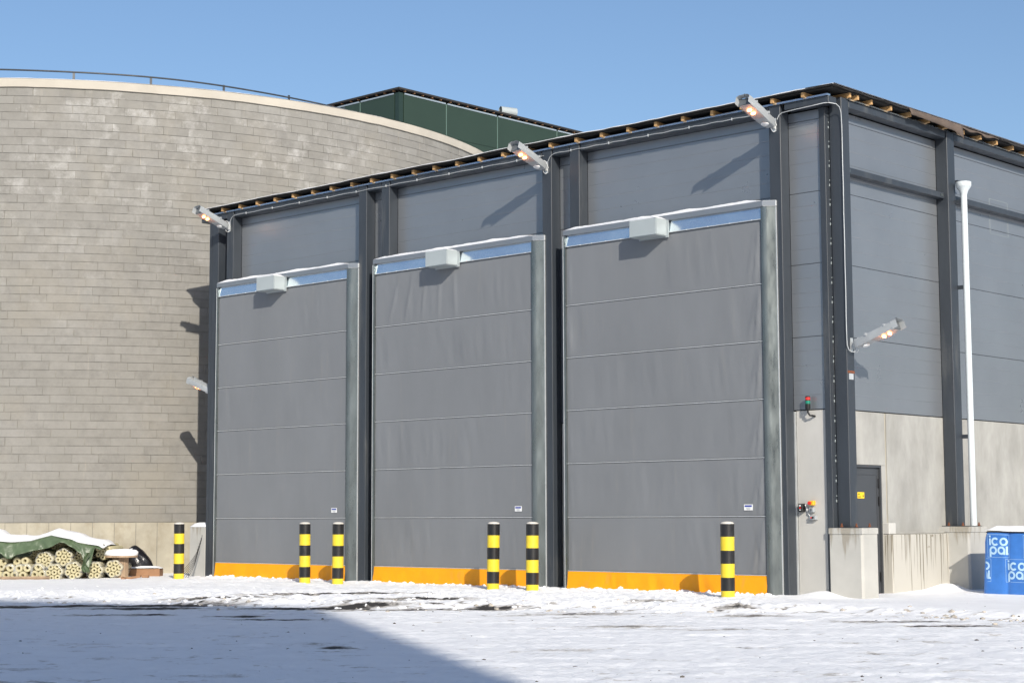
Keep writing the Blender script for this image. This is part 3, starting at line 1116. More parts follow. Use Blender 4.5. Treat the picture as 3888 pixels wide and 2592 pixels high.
# conduits
cx = []
for (a, b) in ((-9.90, -.62), (-.45, 4.42)):
    pts = [(a - .06, .088, 7.93), (a - .02, .088, 8.0), (a + .05, .088, 8.04)] + [(a + .1 + (b - a - .1) * k / 40, .088, 8.052 + .006 * math.sin(k * 1.7)) for k in range(41)]
    o = MB().tube(pts, .0065, 6).build('cable_conduit', m_cable, None, smooth=60)
    tag(o, 'white cable run along the roof beam above the ' + ('two farther doors' if a < -5 else 'nearest door'), 'cable')
    cl = MB()
    for k in range(int((b - a) / .9)):
        x = a + .5 + k * .9
        cl.box(x - .006, x + .006, .076, .098, 8.032, 8.074)
    tag(cl.build('cable_clips', m_galvL, o), kind='stuff')
pts = [(4.56, .088, 7.90), (4.60, .09, 7.97), (4.66, .092, 8.0), (4.9, .092, 8.012), (5.2, .092, 8.02), (5.47, .09, 8.03), (5.54, .12, 8.03), (5.60, .25, 8.02), (5.610, .33, 7.98), (5.612, .37, 7.90), (5.612, .385, 7.7)]
pts += [(5.612 - .004 * (k % 2), .39, 7.5 - k * .42) for k in range(8)]
pts += [(5.612, .39, 4.2), (5.615, .395, 4.10), (5.625, .42, 4.03), (5.64, .47, 4.0), (5.66, .53, 4.0), (5.69, .56, 4.04)]
o = MB().tube(pts, .0075, 6).build('cable_conduit', m_cable, None, smooth=60)
tag(o, 'white cable running down the corner column to the side lamp', 'cable')

# ------------------------------------------------------------------ downpipe
e = empty('downpipe', (5.75, 4.13, 1.2), 'pale plastic downpipe with funnel top beside the second side column', 'pipe')
MB().lathe([(.056, 1.15), (.056, 7.06)], 5.75, 4.13, 20).build('pipe', m_pipe, e, smooth=40)
MB().lathe([(.058, 7.03), (.075, 7.09), (.128, 7.17), (.132, 7.175), (.136, 7.18), (.136, 7.255), (.128, 7.258), (.118, 7.20), (.05, 7.10)], 5.75, 4.13, 24).build('funnel', m_pipe, e, smooth=40)
for z in (5.35, 2.72, 6.88):
    MB().box(5.587, 5.70, 4.10, 4.125, z, z + .07).build('bracket', m_steel, e)
B('spout_plate', m_steel, hall, 5.36, 5.60, 4.20, 4.46, 7.31, 7.325)

# ------------------------------------------------------------------ signal light and controls on the pale pier
e = empty('signal_light', (4.95, .28, 3.0), 'small red and green signal light on a black arm above the control boxes', 'signal light')
MB().tube([(5.01, .345, 2.985), (5.00, .30, 2.99), (4.965, .262, 3.0), (4.94, .25, 3.05), (4.94, .25, 3.10)], .018, 8).build('arm', m_black, e, smooth=50)
MB().lathe([(.04, 3.095), (.043, 3.11), (.043, 3.185)], 4.94, .25, 16).build('base', m_black, e, smooth=40)
MB().lathe([(.0405, 3.186), (.0405, 3.235)], 4.94, .25, 16).build('green_lens', m_green, e, smooth=40)
MB().lathe([(.043, 3.236), (.043, 3.246)], 4.94, .25, 16).build('spacer', m_black, e, smooth=40)
MB().lathe([(.0405, 3.247), (.0405, 3.292)], 4.94, .25, 16).build('red_lens', m_red, e, smooth=40)
MB().lathe([(.043, 3.293), (.043, 3.305), (.03, 3.312)], 4.94, .25, 16).build('cap', m_black, e, smooth=40)
YC = YW + .008


def cyl_y(mb, x, z, r, y0, y1, seg=12):
    return mb.tube([(x, y0, z), (x, y1, z)], r, seg)


e = B('push_button_box', m_black, None, 4.715, 4.79, .255, YC, 1.445, 1.58, bevel=.006)
tag(e, 'black push button box with white and red buttons on the pale pier', 'control box')
for z, m in ((1.548, m_white), (1.512, m_red), (1.478, m_white)):
    cyl_y(MB(), 4.752, z, .013 if m is not m_white or z > 1.5 else .008, .240, .257).build('button', m, e, smooth=40)
e = B('emergency_stop', m_estop, None, 4.895, 4.985, .275, YC, 1.552, 1.625, bevel=.006)
tag(e, 'amber emergency stop box with red mushroom button', 'control box')
cyl_y(MB(), 4.935, 1.588, .026, .225, .262, 16).build('mushroom_button', m_red, e, smooth=40)
cyl_y(MB(), 4.935, 1.588, .014, .260, .278, 10).build('button_stem', m_black, e, smooth=40)
e = B('key_switch_box', m_lampg, None, 4.895, 4.985, .28, YC, 1.44, 1.515, bevel=.006)
tag(e, 'grey switch box just below the emergency stop', 'control box')
B('switch', m_lampd, e, 4.925, 4.955, .268, .281, 1.46, 1.50)
e = B('selector_box', m_lampg, None, 4.90, 5.025, .28, YC, 1.318, 1.39, bevel=.006)
tag(e, 'lowest grey selector box under the other control boxes', 'control box')
cyl_y(MB(), 4.945, 1.355, .012, .262, .282).build('knob', m_red, e, smooth=40)
cyl_y(MB(), 4.975, 1.355, .015, .262, .282).build('knob', m_black, e, smooth=40)
o = MB().tube([(4.80, .325, 1.56), (4.825, .325, 1.52), (4.84, .325, 1.46), (4.86, .325, 1.41), (4.90, .325, 1.375)], .008, 6).build('control_cable', m_white, None, smooth=60)
tag(o, 'white cable bending between the control boxes', 'cable')
# push button box in the gap between the middle and nearest doors
e = B('push_button_box', m_black, None, -.175, -.10, .25, YC, 1.50, 1.66, bevel=.006)
tag(e, 'black push button box in the dark gap left of the nearest door', 'control box')
cyl_y(MB(), -.138, 1.60, .014, .235, .252).build('button', m_red, e, smooth=40)

# ------------------------------------------------------------------ bollards
BOL = [(4.200, 'striped bollard nearest the hall corner, in front of the nearest door'), (.030, 'striped bollard in front of the gap left of the nearest door'),
       (-.915, 'striped bollard in front of the right side of the middle door'), (-5.065, 'right one of the two striped bollards at the farthest door'),
       (-6.040, 'left one of the two striped bollards at the farthest door'), (-10.170, 'lone striped bollard in front of the block tank')]
bol0 = empty('bollard', (0, 0, 0))
rb = .1105
edges = [-.15, .212, .42, .637, .843, 1.060, 1.262]
for k in range(6):
    mt = m_black if k % 2 else m_yellow
    r_ = rb + (.0006 if k % 2 else 0)
    MB().lathe([(r_, edges[k]), (r_, edges[k + 1])], 0, 0, 28).build('black_band' if k % 2 else 'yellow_band', mt, bol0, smooth=40, local=True)
MB().lathe([(rb - .002, 1.262), (rb - .004, 1.272), (.088, 1.288), (.05, 1.298), (.012, 1.301)], 0, 0, 28).build('cap', m_cap, bol0, smooth=60, local=True)
for i, (x, lab) in enumerate(BOL):
    o = bol0 if i == 0 else clone(bol0)
    o.location = (x, -1.0, 0)
    o.rotation_euler = (R(random.uniform(-.7, .7)), R(random.uniform(-.9, .9)), R(40 * i))
    tag(o, lab, 'bollard', 'striped bollards in front of the roller doors')
    c_ = gz(x, -1)

# ------------------------------------------------------------------ block tank
TX, TY, TR = -25.131, 6.635, 12.777
tank = empty('concrete_block_tank', (TX, TY, 0), 'huge round tank of grey concrete blocks with pale rendered rim', 'tank')
A0, STEP = -42.93, 360 / 133
ZB, ZT, NR = 1.300, 11.585, 52
ch = (ZT - ZB) / NR


def arc_shell(r0, r1, z0, z1, a0, a1, n, mb=None):
    mb = mb or MB()
    P = []
    for (r, z) in ((r1, z0), (r1, z1), (r0, z1), (r0, z0), (r1, z0)):
        P.append([(TX + r * math.cos(R(a0 + (a1 - a0) * k / n)), TY + r * math.sin(R(a0 + (a1 - a0) * k / n)), z) for k in range(n + 1)])
    return mb.grid(P)


arc_shell(TR - .6, TR - .010, -.2, ZT + .1, -180, 180, 180).build('inner_wall', m_mortar, tank, smooth=30)
# rendered rim
rs = np.random.RandomState(5)
nn = 360
wob = np.convolve(rs.rand(nn + 11), np.ones(6) / 6, 'same')[5:5 + nn + 1] - .5
wob[-1] = wob[0]
P = [[], [], [], [], []]
for k in range(nn + 1):
    a = 2 * math.pi * k / nn
    for i, (r, z) in enumerate(((TR - .02, 11.586 + .02 * wob[k]), (TR + .045, 11.590 + .05 * wob[k]), (TR + .050 + .01 * wob[k], 11.780 + .02 * wob[-k]), (TR + .02, 11.805 + .025 * wob[-k]), (TR - .45, 11.80))):
        P[i].append((TX + r * math.cos(a), TY + r * math.sin(a), z))
MB().grid(P).build('rim', m_coping, tank, smooth=50)
P = [[], [], []]
for k in range(nn + 1):
    a = 2 * math.pi * k / nn
    for i, (r, z) in enumerate(((TR + .03, 11.806), (TR - .02, 11.822 + .03 * max(0, wob[k])), (TR - .45, 11.825))):
        P[i].append((TX + r * math.cos(a), TY + r * math.sin(a), z))
tag(MB().grid(P).build('rim_snow', m_snow, None, smooth=60), 'thin snow on the rim of the block tank', None, None, 'stuff')
# base: cast panels
for k in range(40):
    a = -62 + k * 2.222
    if a > 22:
        break
    dr = .012 + .006 * random.uniform(-1, 1)
    arc_shell(TR - .1, TR + dr, -.2, ZB - .012, a + .03, a + 2.222 - .03, 3).build('base_panel', m_basew, tank)
arc_shell(TR - .1, TR + .004, -.2, ZB - .015, 22.5, 298, 120).build('base_ring', m_basew, tank)


# blocks
def block_verts(seed):
    rnd = random.Random(seed)
    w_, h_, d_ = .5955 / 2 * (TR * R(STEP) / .6035), ch - .0075, .05
    b = .004
    # local: x outwards, y along the wall, z up
    f = [(0, -w_ + b, b), (0, w_ - b, b), (0, w_ - b, h_ - b), (0, -w_ + b, h_ - b)]
    bk = [(-.004, -w_, 0), (-.004, w_, 0), (-.004, w_, h_), (-.004, -w_, h_)]
    bb = [(-d_, -w_, 0), (-d_, w_, 0), (-d_, w_, h_), (-d_, -w_, h_)]
    f = [(x + rnd.uniform(-.001, .001), y + rnd.uniform(-.003, .003), z + rnd.uniform(-.002, .002)) for x, y, z in f]
    vs_ = f + bk + bb
    fs_ = [(0, 1, 2, 3)]
    for o1, o2 in ((0, 4), (4, 8)):
        for k in range(4):
            fs_.append((o1 + (k + 1) % 4, o1 + k, o2 + k, o2 + (k + 1) % 4))
    return vs_, fs_


variants = [MB().add(*block_verts(s)).mesh('block', m_block) for s in range(6)]
cands = []
rnd = random.Random(11)
for row in range(NR):
    off = A0 + STEP * (.5 + .268 * (NR - 1 - row))
    for k in range(133):
        a = (off + k * STEP + 180) % 360 - 180
        ja = a + rnd.uniform(-.035, .035)
        z = ZB + row * ch + rnd.uniform(-.0015, .0015)
        dr = rnd.uniform(-.006, .004)
        rot = rnd.uniform(-.25, .25)
        n = Vector((math.cos(R(a)), math.sin(R(a)), 0))
        p = Vector((TX, TY, z + .1)) + n * TR
        dv = CAM - p
        size = n.dot(dv.normalized()) / dv.length_squared
        seen = -43.6 < a < -22.5 or (-22.5 <= a < 18 and z > 8.2 + (a + 22) * .055)
        cands.append((size if seen else -1, ja, z, dr, rot, a))
cands.sort(key=lambda t: -t[0])
for i, (s_, ja, z, dr, rot, a) in enumerate(cands[:300]):
    o = bpy.data.objects.new('block', variants[i % 6])
    COL.objects.link(o)
    o.location = (TX + (TR + dr) * math.cos(R(ja)), TY + (TR + dr) * math.sin(R(ja)), z)
    o.rotation_euler = (0, 0, R(ja + rot))
    o.parent = tank
    o.matrix_parent_inverse = Matrix.Translation(-Vector(tank.location))
mb = MB()
bv = [block_verts(s) for s in range(6)]
for i, (s_, ja, z, dr, rot, a) in enumerate(cands[300:]):
    if not (-75 < a < 40):
        continue
    vs_, fs_ = bv[i % 6]
    c_, s__ = math.cos(R(ja + rot)), math.sin(R(ja + rot))
    px, py = TX + (TR + dr) * math.cos(R(ja)), TY + (TR + dr) * math.sin(R(ja))
    mb.add([(px + c_ * x - s__ * y, py + s__ * x + c_ * y, z + zz) for x, y, zz in vs_], fs_)
tag(mb.build('block_courses', m_block, tank), kind='stuff')
arc_shell(TR - .1, TR - .004, ZB, ZT, 40, 285, 140).build('back_wall', m_block, tank, smooth=30)
# handrail on the tank top
RR = TR - 2.0
MB().lathe([(TR - .6, 11.50), (TR - .6, 11.60), (.5, 11.75)], TX, TY, 90).build('roof_slab', m_coping, tank)
pts = [(TX + RR * math.cos(R(a)), TY + RR * math.sin(R(a)), 12.50 - .0022 * (a + 30) + .01 * math.sin(a * .2)) for a in np.linspace(-80, 40, 150)]
MB().tube(pts, .022, 8).build('handrail', m_steel, tank, smooth=50)
for k in range(-4, 8):
    a = -36.66 + 10.1 * k
    x, y = TX + RR * math.cos(R(a)), TY + RR * math.sin(R(a))
    t_ = Vector((-math.sin(R(a)), math.cos(R(a)), 0)) * .03
    n_ = Vector((math.cos(R(a)), math.sin(R(a)), 0)) * .006
    c0 = Vector((x, y, 0))
    pl = [c0 - t_ - n_, c0 + t_ - n_, c0 + t_ + n_, c0 - t_ + n_]
    MB().prism([(p.x, p.y) for p in pl], 11.60, 12.50).build('rail_post', m_steel, tank)

# ------------------------------------------------------------------ green building far behind
gx, gy, gh = -36.6, 30.4, 20.98
gb = empty('green_building', (gx - 6, gy + 8, 0), 'tall dark green clad building rising behind the block tank', 'building')
MB().box(gx - 20, gx - .06, gy + .06, gy + 24, -.2, gh - .1).build('core', m_greenc, gb)
ys = [.28, 3.08, 6.60, 10.99, 15.0, 19.5, 24]
for a, b in zip(ys, ys[1:]):
    B('cladding_panel', m_greenp, gb, gx - .055, gx, gy + a + .03, gy + b - .03, gh - 1.72, gh - .12)
    B('cladding_panel', m_greenp, gb, gx - .055, gx, gy + a + .03, gy + b - .03, 0, gh - 1.735)
    B('joint_strip', m_joint, gb, gx - .05, gx + .012, gy + b - .018, gy + b + .018, 0, gh - .14)
    B('flashing', m_flash, gb, gx + .002, gx + .03, gy + a + .06, gy + b - .06, gh - .16, gh - .09)
xs_ = [.28, 2.65, 6.6, 11, 15.5, 20]
for a, b in zip(xs_, xs_[1:]):
    B('cladding_panel', m_greenp, gb, gx - b + .03, gx - a - .03, gy, gy + .055, gh - 1.72, gh - .12)
    B('cladding_panel', m_greenp, gb, gx - b + .03, gx - a - .03, gy, gy + .055, 0, gh - 1.735)
    B('joint_strip', m_joint, gb, gx - b - .018, gx - b + .018, gy - .012, gy + .05, 0, gh - .14)
    B('flashing', m_flash, gb, gx - b + .06, gx - a - .06, gy - .03, gy - .002, gh - .16, gh - .09)
MB().box(gx - .25, gx + .01, gy - .01, gy + .25, 0, gh - .1).build('corner_trim', m_greenc, gb)
B('roof', m_felt, gb, gx - 20.1, gx + .15, gy - .15, gy + 24.1, gh + .02, gh + .10)
rm = MB().box(-.035, .09, -.03, .03, gh - .04, gh + .015).mesh('rafter_end', m_plankb)
for k in range(30):
    o = bpy.data.objects.new('rafter_end', rm)
    COL.objects.link(o)
    o.location = (gx, gy + .3 + .6 * k + random.uniform(-.05, .05), 0)
    put(o, gb)
rm = MB().box(-.03, .03, -.09, .035, gh - .04, gh + .015).mesh('rafter_end', m_plankb)
for k in range(20):
    o = bpy.data.objects.new('rafter_end', rm)
    COL.objects.link(o)
    o.location = (gx - .3 - .6 * k + random.uniform(-.05, .05), gy, 0)
    put(o, gb)
# vent cowl: a horizontal pipe on a stub
vx, vy, vz = -37.0, 38.2, 21.22
e = empty('vent_cowl', (vx, vy, gh), 'grey metal pipe vent lying on the edge of the green roof', 'vent')
MB().tube([(vx, vy, gh + .05), (vx, vy, vz)], .12, 14).build('stub', m_boxg, e, smooth=40)
d_ = Vector((.40, .91, -.03)).normalized()
c0 = Vector((vx, vy, vz + .12))
mb = MB()
mb.tube([c0 - d_ * .42, c0 + d_ * .42], .235, 20, cap=False)
mb.build('cowl', m_boxg, e, smooth=40)


# ------------------------------------------------------------------ wrapped pallet of roofing rolls
PX0, PX1, PY0, PY1, PZ = 6.55, 8.27, 3.0, 4.1, 1.10
SEAMS = [6.55, 6.965, 7.40, 7.835, 8.27]


def pack_front(x, z):
    """depth of the front skin"""
    k = max(0, min(3, sum(1 for s in SEAMS[1:-1] if x > s)))
    t = (x - SEAMS[k]) / (SEAMS[k + 1] - SEAMS[k])
    b = .026 * max(0, 1 - (2 * t - 1) ** 4) ** .8
    return PY0 - b - .03 * (1 - z / PZ) ** 2 + .006 * math.sin(9 * x + 7 * z)


pk = empty('wrapped_pallet', (7.3, 3.5, 0), 'pallet of rolls wrapped in blue printed film, topped with snow', 'pallet')
mb = MB()
rows = []
for iz in range(15):
    z = -.05 + (PZ + .05) * iz / 14
    sp = .04 * (1 - max(0, z) / PZ) ** 1.6
    top = .03 * max(0, (z - .98) / .12)
    ring = []
    for k in range(81):
        x = PX0 + (PX1 - PX0) * k / 80
        xx = x - sp * (1 - k / 80) + sp * (k / 80)
        ring.append((xx + top * (1 - k / 40), pack_front(x, max(z, 0)) + top, z - .035 * max(0, z) * (k / 80)))
    for k in range(1, 10):
        ring.append((PX1 + sp, PY0 + (PY1 - PY0) * k / 10, z - .035 * max(0, z)))
    for k in range(11):
        ring.append((PX1 + sp - (PX1 - PX0 + 2 * sp) * k / 10, PY1, z))
    for k in range(1, 16):
        t = k / 16
        ring.append((PX0 - sp - .02 * math.sin(t * math.pi * 2.5) ** 2 + top, PY1 + (PY0 - PY1) * t, z))
    rows.append(ring + [ring[0]])
mb.grid(rows)
mb.f.append(tuple(range(14 * len(rows[0]), 15 * len(rows[0]) - 1)))
mb.build('film', m_blue, pk, smooth=50)
fl = MB()
for k, sx_ in enumerate(SEAMS[1:-1]):
    fl.box(sx_ - .004, sx_ + .004, PY0 - .006, PY0 + .01, .02, PZ - .05)
fl.build('film_fold', m_blue, pk)
def logo(x0, zt, wd, ht):
    """two lines of rounded letters in a thin frame"""
    mb = MB()

    def q(x, z):
        X = x0 + x * wd
        Z = zt - ht + z * ht
        zz = Z - .0
        return (X, pack_front(X, zz) - .0045, zz - .035 * zz * (X - PX0) / (PX1 - PX0))

    def poly_strip(a, b):
        n = len(mb.v)
        for p, r_ in zip(a, b):
            mb.v.append(q(*p))
            mb.v.append(q(*r_))
        for i in range(len(a) - 1):
            mb.f.append((n + 2 * i, n + 2 * i + 1, n + 2 * i + 3, n + 2 * i + 2))

    def arc(cx_, cz_, ro, ri, a0, a1, n=20):
        aa = [math.radians(a0 + (a1 - a0) * k / n) for k in range(n + 1)]
        poly_strip([(cx_ + ro * math.cos(t), cz_ + ro * math.sin(t)) for t in aa], [(cx_ + ri * math.cos(t), cz_ + ri * math.sin(t)) for t in aa])

    def bar(xa, xb, za, zb, n=6):
        poly_strip([(xa, za + (zb - za) * k / n) for k in range(n + 1)], [(xb, za + (zb - za) * k / n) for k in range(n + 1)])

    def hbar(za, zb, xa, xb, n=8):
        poly_strip([(xa + (xb - xa) * k / n, za) for k in range(n + 1)], [(xa + (xb - xa) * k / n, zb) for k in range(n + 1)])

    ro, ri = .188, .098
    # upper line: i c o
    bar(.07, .155, .54, .84)
    bar(.07, .155, .89, .97)
    arc(.365, .70, ro, ri, 40, 320)
    arc(.765, .70, ro, ri, 0, 360)
    # lower line: p a l
    arc(.258, .31, ro, ri, 0, 360)
    bar(.07, .160, .02, .31)
    arc(.655, .31, ro, ri, 0, 360)
    bar(.753, .843, .122, .31)
    bar(.865, .950, .125, .50)
    hbar(.122, .205, .95, .995)
    # frame
    t = .012
    bar(-.03, -.03 + t, -.0, 1.02)
    bar(1.02 - t, 1.02, -.0, 1.02)
    hbar(0, t, -.03, 1.02)
    hbar(1.02 - t, 1.02, -.03, 1.02)
    mb.f = [f for f in mb.f if min(mb.v[i][0] for i in f) > PX0 - .002 and max(mb.v[i][0] for i in f) < PX1]
    mb.build('printed_logo', m_logo, pk)


for x0 in (6.615, 7.255, 7.895):
    logo(x0, 1.065, .365, .37)
for x0 in (6.29, 6.93, 7.57):
    logo(x0, .665, .365, .37)
# snow cap
P = []
for j in range(9):
    y = PY0 - .03 + (PY1 - PY0 + .03) * j / 8
    row = []
    for k in range(45):
        x = PX0 - .0 + (PX1 - PX0) * k / 44
        e1 = min(k, 44 - k, j * 5, (8 - j) * 5) / 5
        hgt = .115 * min(1, e1 + .15) ** .5 * (.85 + .3 * vnoise(np.array([x * 3]), np.array([y * 3]), 7)[0])
        row.append((x, y, PZ - .012 - .035 * (k / 44) + hgt))
    P.append(row)
tag(MB().grid(P).build('pallet_snow', m_snow, None, smooth=60), 'thick snow cushion on top of the blue wrapped pallet', None, None, 'stuff')

# ------------------------------------------------------------------ stack of wrapped pipe insulation beside the tank
AX = Vector((-SX, CX, 0))            # tube axis: away from the photographer
ACR = Vector((CX, SX, 0))


def P3(u, v, z):
    x, y = G(u, v)
    return Vector((x, y, z))


def tube_mesh(r, rh, L):
    """insulation sleeve: axis +Y, front at y = 0"""
    mb = MB()
    seg = 16
    prof = [(rh * .9, L * .9), (rh, .012), (rh + .006, 0), (r - .008, 0), (r, .012), (r, L), (rh, L)]
    b = []
    for rad, y in prof:
        b.append(mb.ring([(rad * math.cos(t), y, rad * math.sin(t)) for t in [k * 2 * math.pi / seg for k in range(seg)]]))
    for a, c in zip(b, b[1:]):
        for k in range(seg):
            mb.f.append((a + k, c + k, c + (k + 1) % seg, a + (k + 1) % seg))
    return mb


tm_small = tube_mesh(.060, .018, 1.1).mesh('pipe_sleeve', m_foam, 40)
tm_mid = tube_mesh(.066, .019, 1.1).mesh('pipe_sleeve', m_foam, 40)
tm_big = tube_mesh(.088, .030, 1.1).mesh('pipe_sleeve', m_foam, 40)


def bundle(u, z, kind, v=37.8, rot=0, label='', wrap=True, hexa=True):
    e = empty('insulation_bundle', P3(u, v, z), label, 'pipe bundle', 'bundles of pipe insulation stacked by the tank')
    e.rotation_euler = (0, 0, YAW + R(random.uniform(-3, 3)))
    me, r = {'s': (tm_small, .060), 'm': (tm_mid, .066), 'b': (tm_big, .088)}[kind]
    if kind == 'b':
        pos = hexa if isinstance(hexa, list) else [(0, 0)]
    else:
        pos = [(0, 0)] + [(2.02 * r * math.cos(R(60 * k + rot)), 2.02 * r * math.sin(R(60 * k + rot))) for k in range(6)]
    for (a, b) in pos:
        o = bpy.data.objects.new('pipe_sleeve', me)
        COL.objects.link(o)
        o.parent = e
        o.location = (a, random.uniform(-.012, .012), b)
        o.rotation_euler = (0, random.uniform(0, 6), 0)
    if wrap:
        n = 48
        rows = []
        for yy, k in ((-.035, .80), (-.028, .92), (-.010, 1.0), (.04, 1.03), (.35, 1.02), (.75, 1.02), (1.1, 1.0)):
            ring = []
            for i in range(n + 1):
                t = 2 * math.pi * i / n
                dx, dz = math.cos(t), math.sin(t)
                sup = max(a * dx + b * dz for a, b in pos) + r
                if k < 1:
                    sup *= k
                sup *= (1.0 if k < 1 else k) * (1 + .012 * math.sin(7 * t + yy * 9))
                ring.append((dx * sup, yy, dz * sup))
            rows.append(ring)
        MB().grid(rows).build('film_wrap', m_wrap, e, smooth=60, local=True)
    return e


BT = 'clear-wrapped bundle of seven yellow pipe sleeves '
bundle(-10.123, .50, 'm', rot=10, label=BT + 'in the middle of the upper row')
bundle(-9.718, .56, 'm', v=37.85, rot=25, label=BT + 'upper row, under the peak of the green tarp')
bundle(-9.895, .235, 'm', v=37.75, rot=5, label=BT + 'bottom row, nearest below the tarp peak')
bundle(-9.490, .27, 'm', rot=18, label=BT + 'bottom row, second from the cable drum')
bundle(-9.080, .27, 'm', v=37.95, rot=0, label=BT + 'bottom row, behind the hanging green tarp corner')
bundle(-8.700, .30, 'm', v=38.15, rot=12, label=BT + 'at the right foot, beside the drum')
bundle(-8.955, .665, 's', v=38.2, rot=30, label=BT + 'topmost at the right end under its own snow', wrap=False)
bundle(-9.368, .545, 's', v=38.05, rot=8, label=BT + 'just left of the hanging tarp corner')
bundle(-9.654, .845, 's', v=38.35, rot=0, label=BT + 'deep under the tarp peak, right side', wrap=False)
bundle(-9.960, .80, 's', v=38.35, rot=20, label=BT + 'deep under the tarp peak, left side', wrap=False)
bundle(-10.36, .60, 's', v=38.15, rot=15, label=BT + 'behind the front edge of the green tarp')
BB = 'loose fat pipe sleeves, '
bundle(-10.905, .47, 'b', hexa=[(-.10, .0)], label='single fat pipe sleeve hanging out under the tarp at the left edge', wrap=False)
bundle(-10.63, .475, 'b', hexa=[(-.09, 0), (.09, 0.008)], label=BB + 'a pair with dark holes in the upper left row', wrap=False)
bundle(-10.87, .18, 'b', v=37.7, hexa=[(-.045, 0), (.135, 0), (.04, .155)], label='film-wrapped group of three fat sleeves at the bottom left')
bundle(-11.10, .19, 'b', v=37.75, hexa=[(0, 0), (.06, .165)], label='fat sleeves cut by the left edge of the picture', wrap=False)
bundle(-10.56, .175, 'b', v=37.72, hexa=[(0, 0), (-.09, .15), (.09, .155)], label='film-wrapped group of three fat sleeves left of the middle')
bundle(-10.24, .19, 'b', v=37.75, hexa=[(-.075, .0), (.09, .01), (0, .16)], label='film-wrapped group of three fat sleeves beside the long bottom row')
# rows further back and to the left keep the stack solid
bundle(-11.45, .20, 'b', v=37.9, hexa=[(-.1, 0), (.1, 0), (0, .17)], label='group of three fat sleeves beyond the left edge of the picture')

# timber under the stack
for k, (u0, u1, v, z) in enumerate([(-11.6, -9.95, 37.55, .115), (-11.6, -9.1, 38.2, .11)]):
    a, b = P3(u0, v, z), P3(u1, v + .05, z + .01)
    o = MB().tube([a, b], .035, 4).build('bearer_plank', m_plank, None)
    tag(o, ['long pale plank under the front of the pipe stack', 'plank under the back of the pipe stack'][k], 'plank')


# tarp: draped sheet with a ragged hanging front edge
def tarp():
    us = np.linspace(-11.7, -8.86, 84)
    top = np.interp(us, [-11.7, -11.3, -11.15, -10.82, -10.4, -10.19, -9.96, -9.76, -9.52, -9.4, -9.12, -8.92, -8.8], [1.0, 1.02, .90, .875, .90, .96, 1.02, .975, .93, .87, .82, .79, .70])
    bot = np.interp(us, [-11.7, -11.05, -11.0, -10.88, -10.78, -10.70, -10.42, -10.19, -9.98, -9.85, -9.75, -9.62, -9.40, -9.26, -9.21, -9.17, -9.08, -9.05, -9.0, -8.8], [.60, .62, .66, .53, .53, .61, .675, .725, .76, .82, .885, .85, .72, .62, .40, .30, .33, .60, .765, .70])
    rs = np.random.RandomState(8)
    rows = []
    for j, t in enumerate([0, .12, .3, .5, .7, .85, 1.0]):
        row = []
        for i, u in enumerate(us):
            zt, zb = top[i], min(bot[i], top[i] - .03)
            z = zb + (zt - zb) * t
            bulge = .10 * math.sin(u * 11) * (1 - t) * .35 + .03 * math.sin(u * 31 + t * 5) * (1 - t)
            v = 37.62 + .10 * t + bulge * .6 - .10 * (1 - t) * (zt - zb)
            cr_ = fbm(np.array([u * 5 + t * 2.5]), np.array([t * 1.6 + u]), 17, 4, .6)[0] - .5
            row.append(P3(u, v + .11 * cr_, z))
        rows.append(row)
    for vv, dz in ((37.95, .045), (38.4, .07), (38.9, .05), (39.4, -.12), (39.7, -.6)):
        rows.append([P3(u, vv, max(.1, top[i] + dz + .02 * math.sin(u * 7 + vv * 3))) for i, u in enumerate(us)])
    o = MB().grid(rows).build('tarp', m_tarp, None, smooth=70)
    sm = o.modifiers.new('thick', 'SOLIDIFY')
    sm.thickness = .008
    tag(o, 'creased green tarpaulin draped over the stack of pipe bundles', 'tarpaulin')
    # snow lying on it
    us2 = np.linspace(-11.7, -8.82, 90)
    tp = np.interp(us2, us, top)
    rows = []
    for vv, k in ((37.70, 0), (37.68, .35), (37.80, .9), (38.05, 1.15), (38.4, 1.3), (38.9, 1.1), (39.35, 0)):
        row = []
        for i, u in enumerate(us2):
            base = np.interp(vv, [37.6, 37.72, 37.95, 38.4, 38.9, 39.4], [0, .0, .045, .07, .05, -.12]) + tp[i]
            n = vnoise(np.array([u * 4]), np.array([vv * 3]), 9)[0]
            e = min(1, min(i, 89 - i) / 5)
            row.append(P3(u, vv, base + .006 + k * e * (.03 + .045 * n)))
        rows.append(row)
    s = MB().grid(rows).build('tarp_snow', m_snow, None, smooth=70)
    tag(s, 'snow lying on the green tarpaulin', None, None, 'stuff')


tarp()
# green tail of the tarp hanging in front of the bundles
rows = []
for j in range(10):
    t = j / 9
    wv = .045 * (1 - .25 * math.sin(t * 6))
    uc = -9.10 - .10 * math.sin(t * 2.6) + .04 * t
    rows.append([P3(uc + (k - 3) / 3 * wv * (1.1 + .5 * math.sin(t * 9)), 37.48 + .035 * math.cos(k * 1.9 + t * 4), .66 - .42 * t) for k in range(7)])
MB().grid(rows).build('hanging_corner', m_tarp, bpy.data.objects['tarp'], smooth=70)

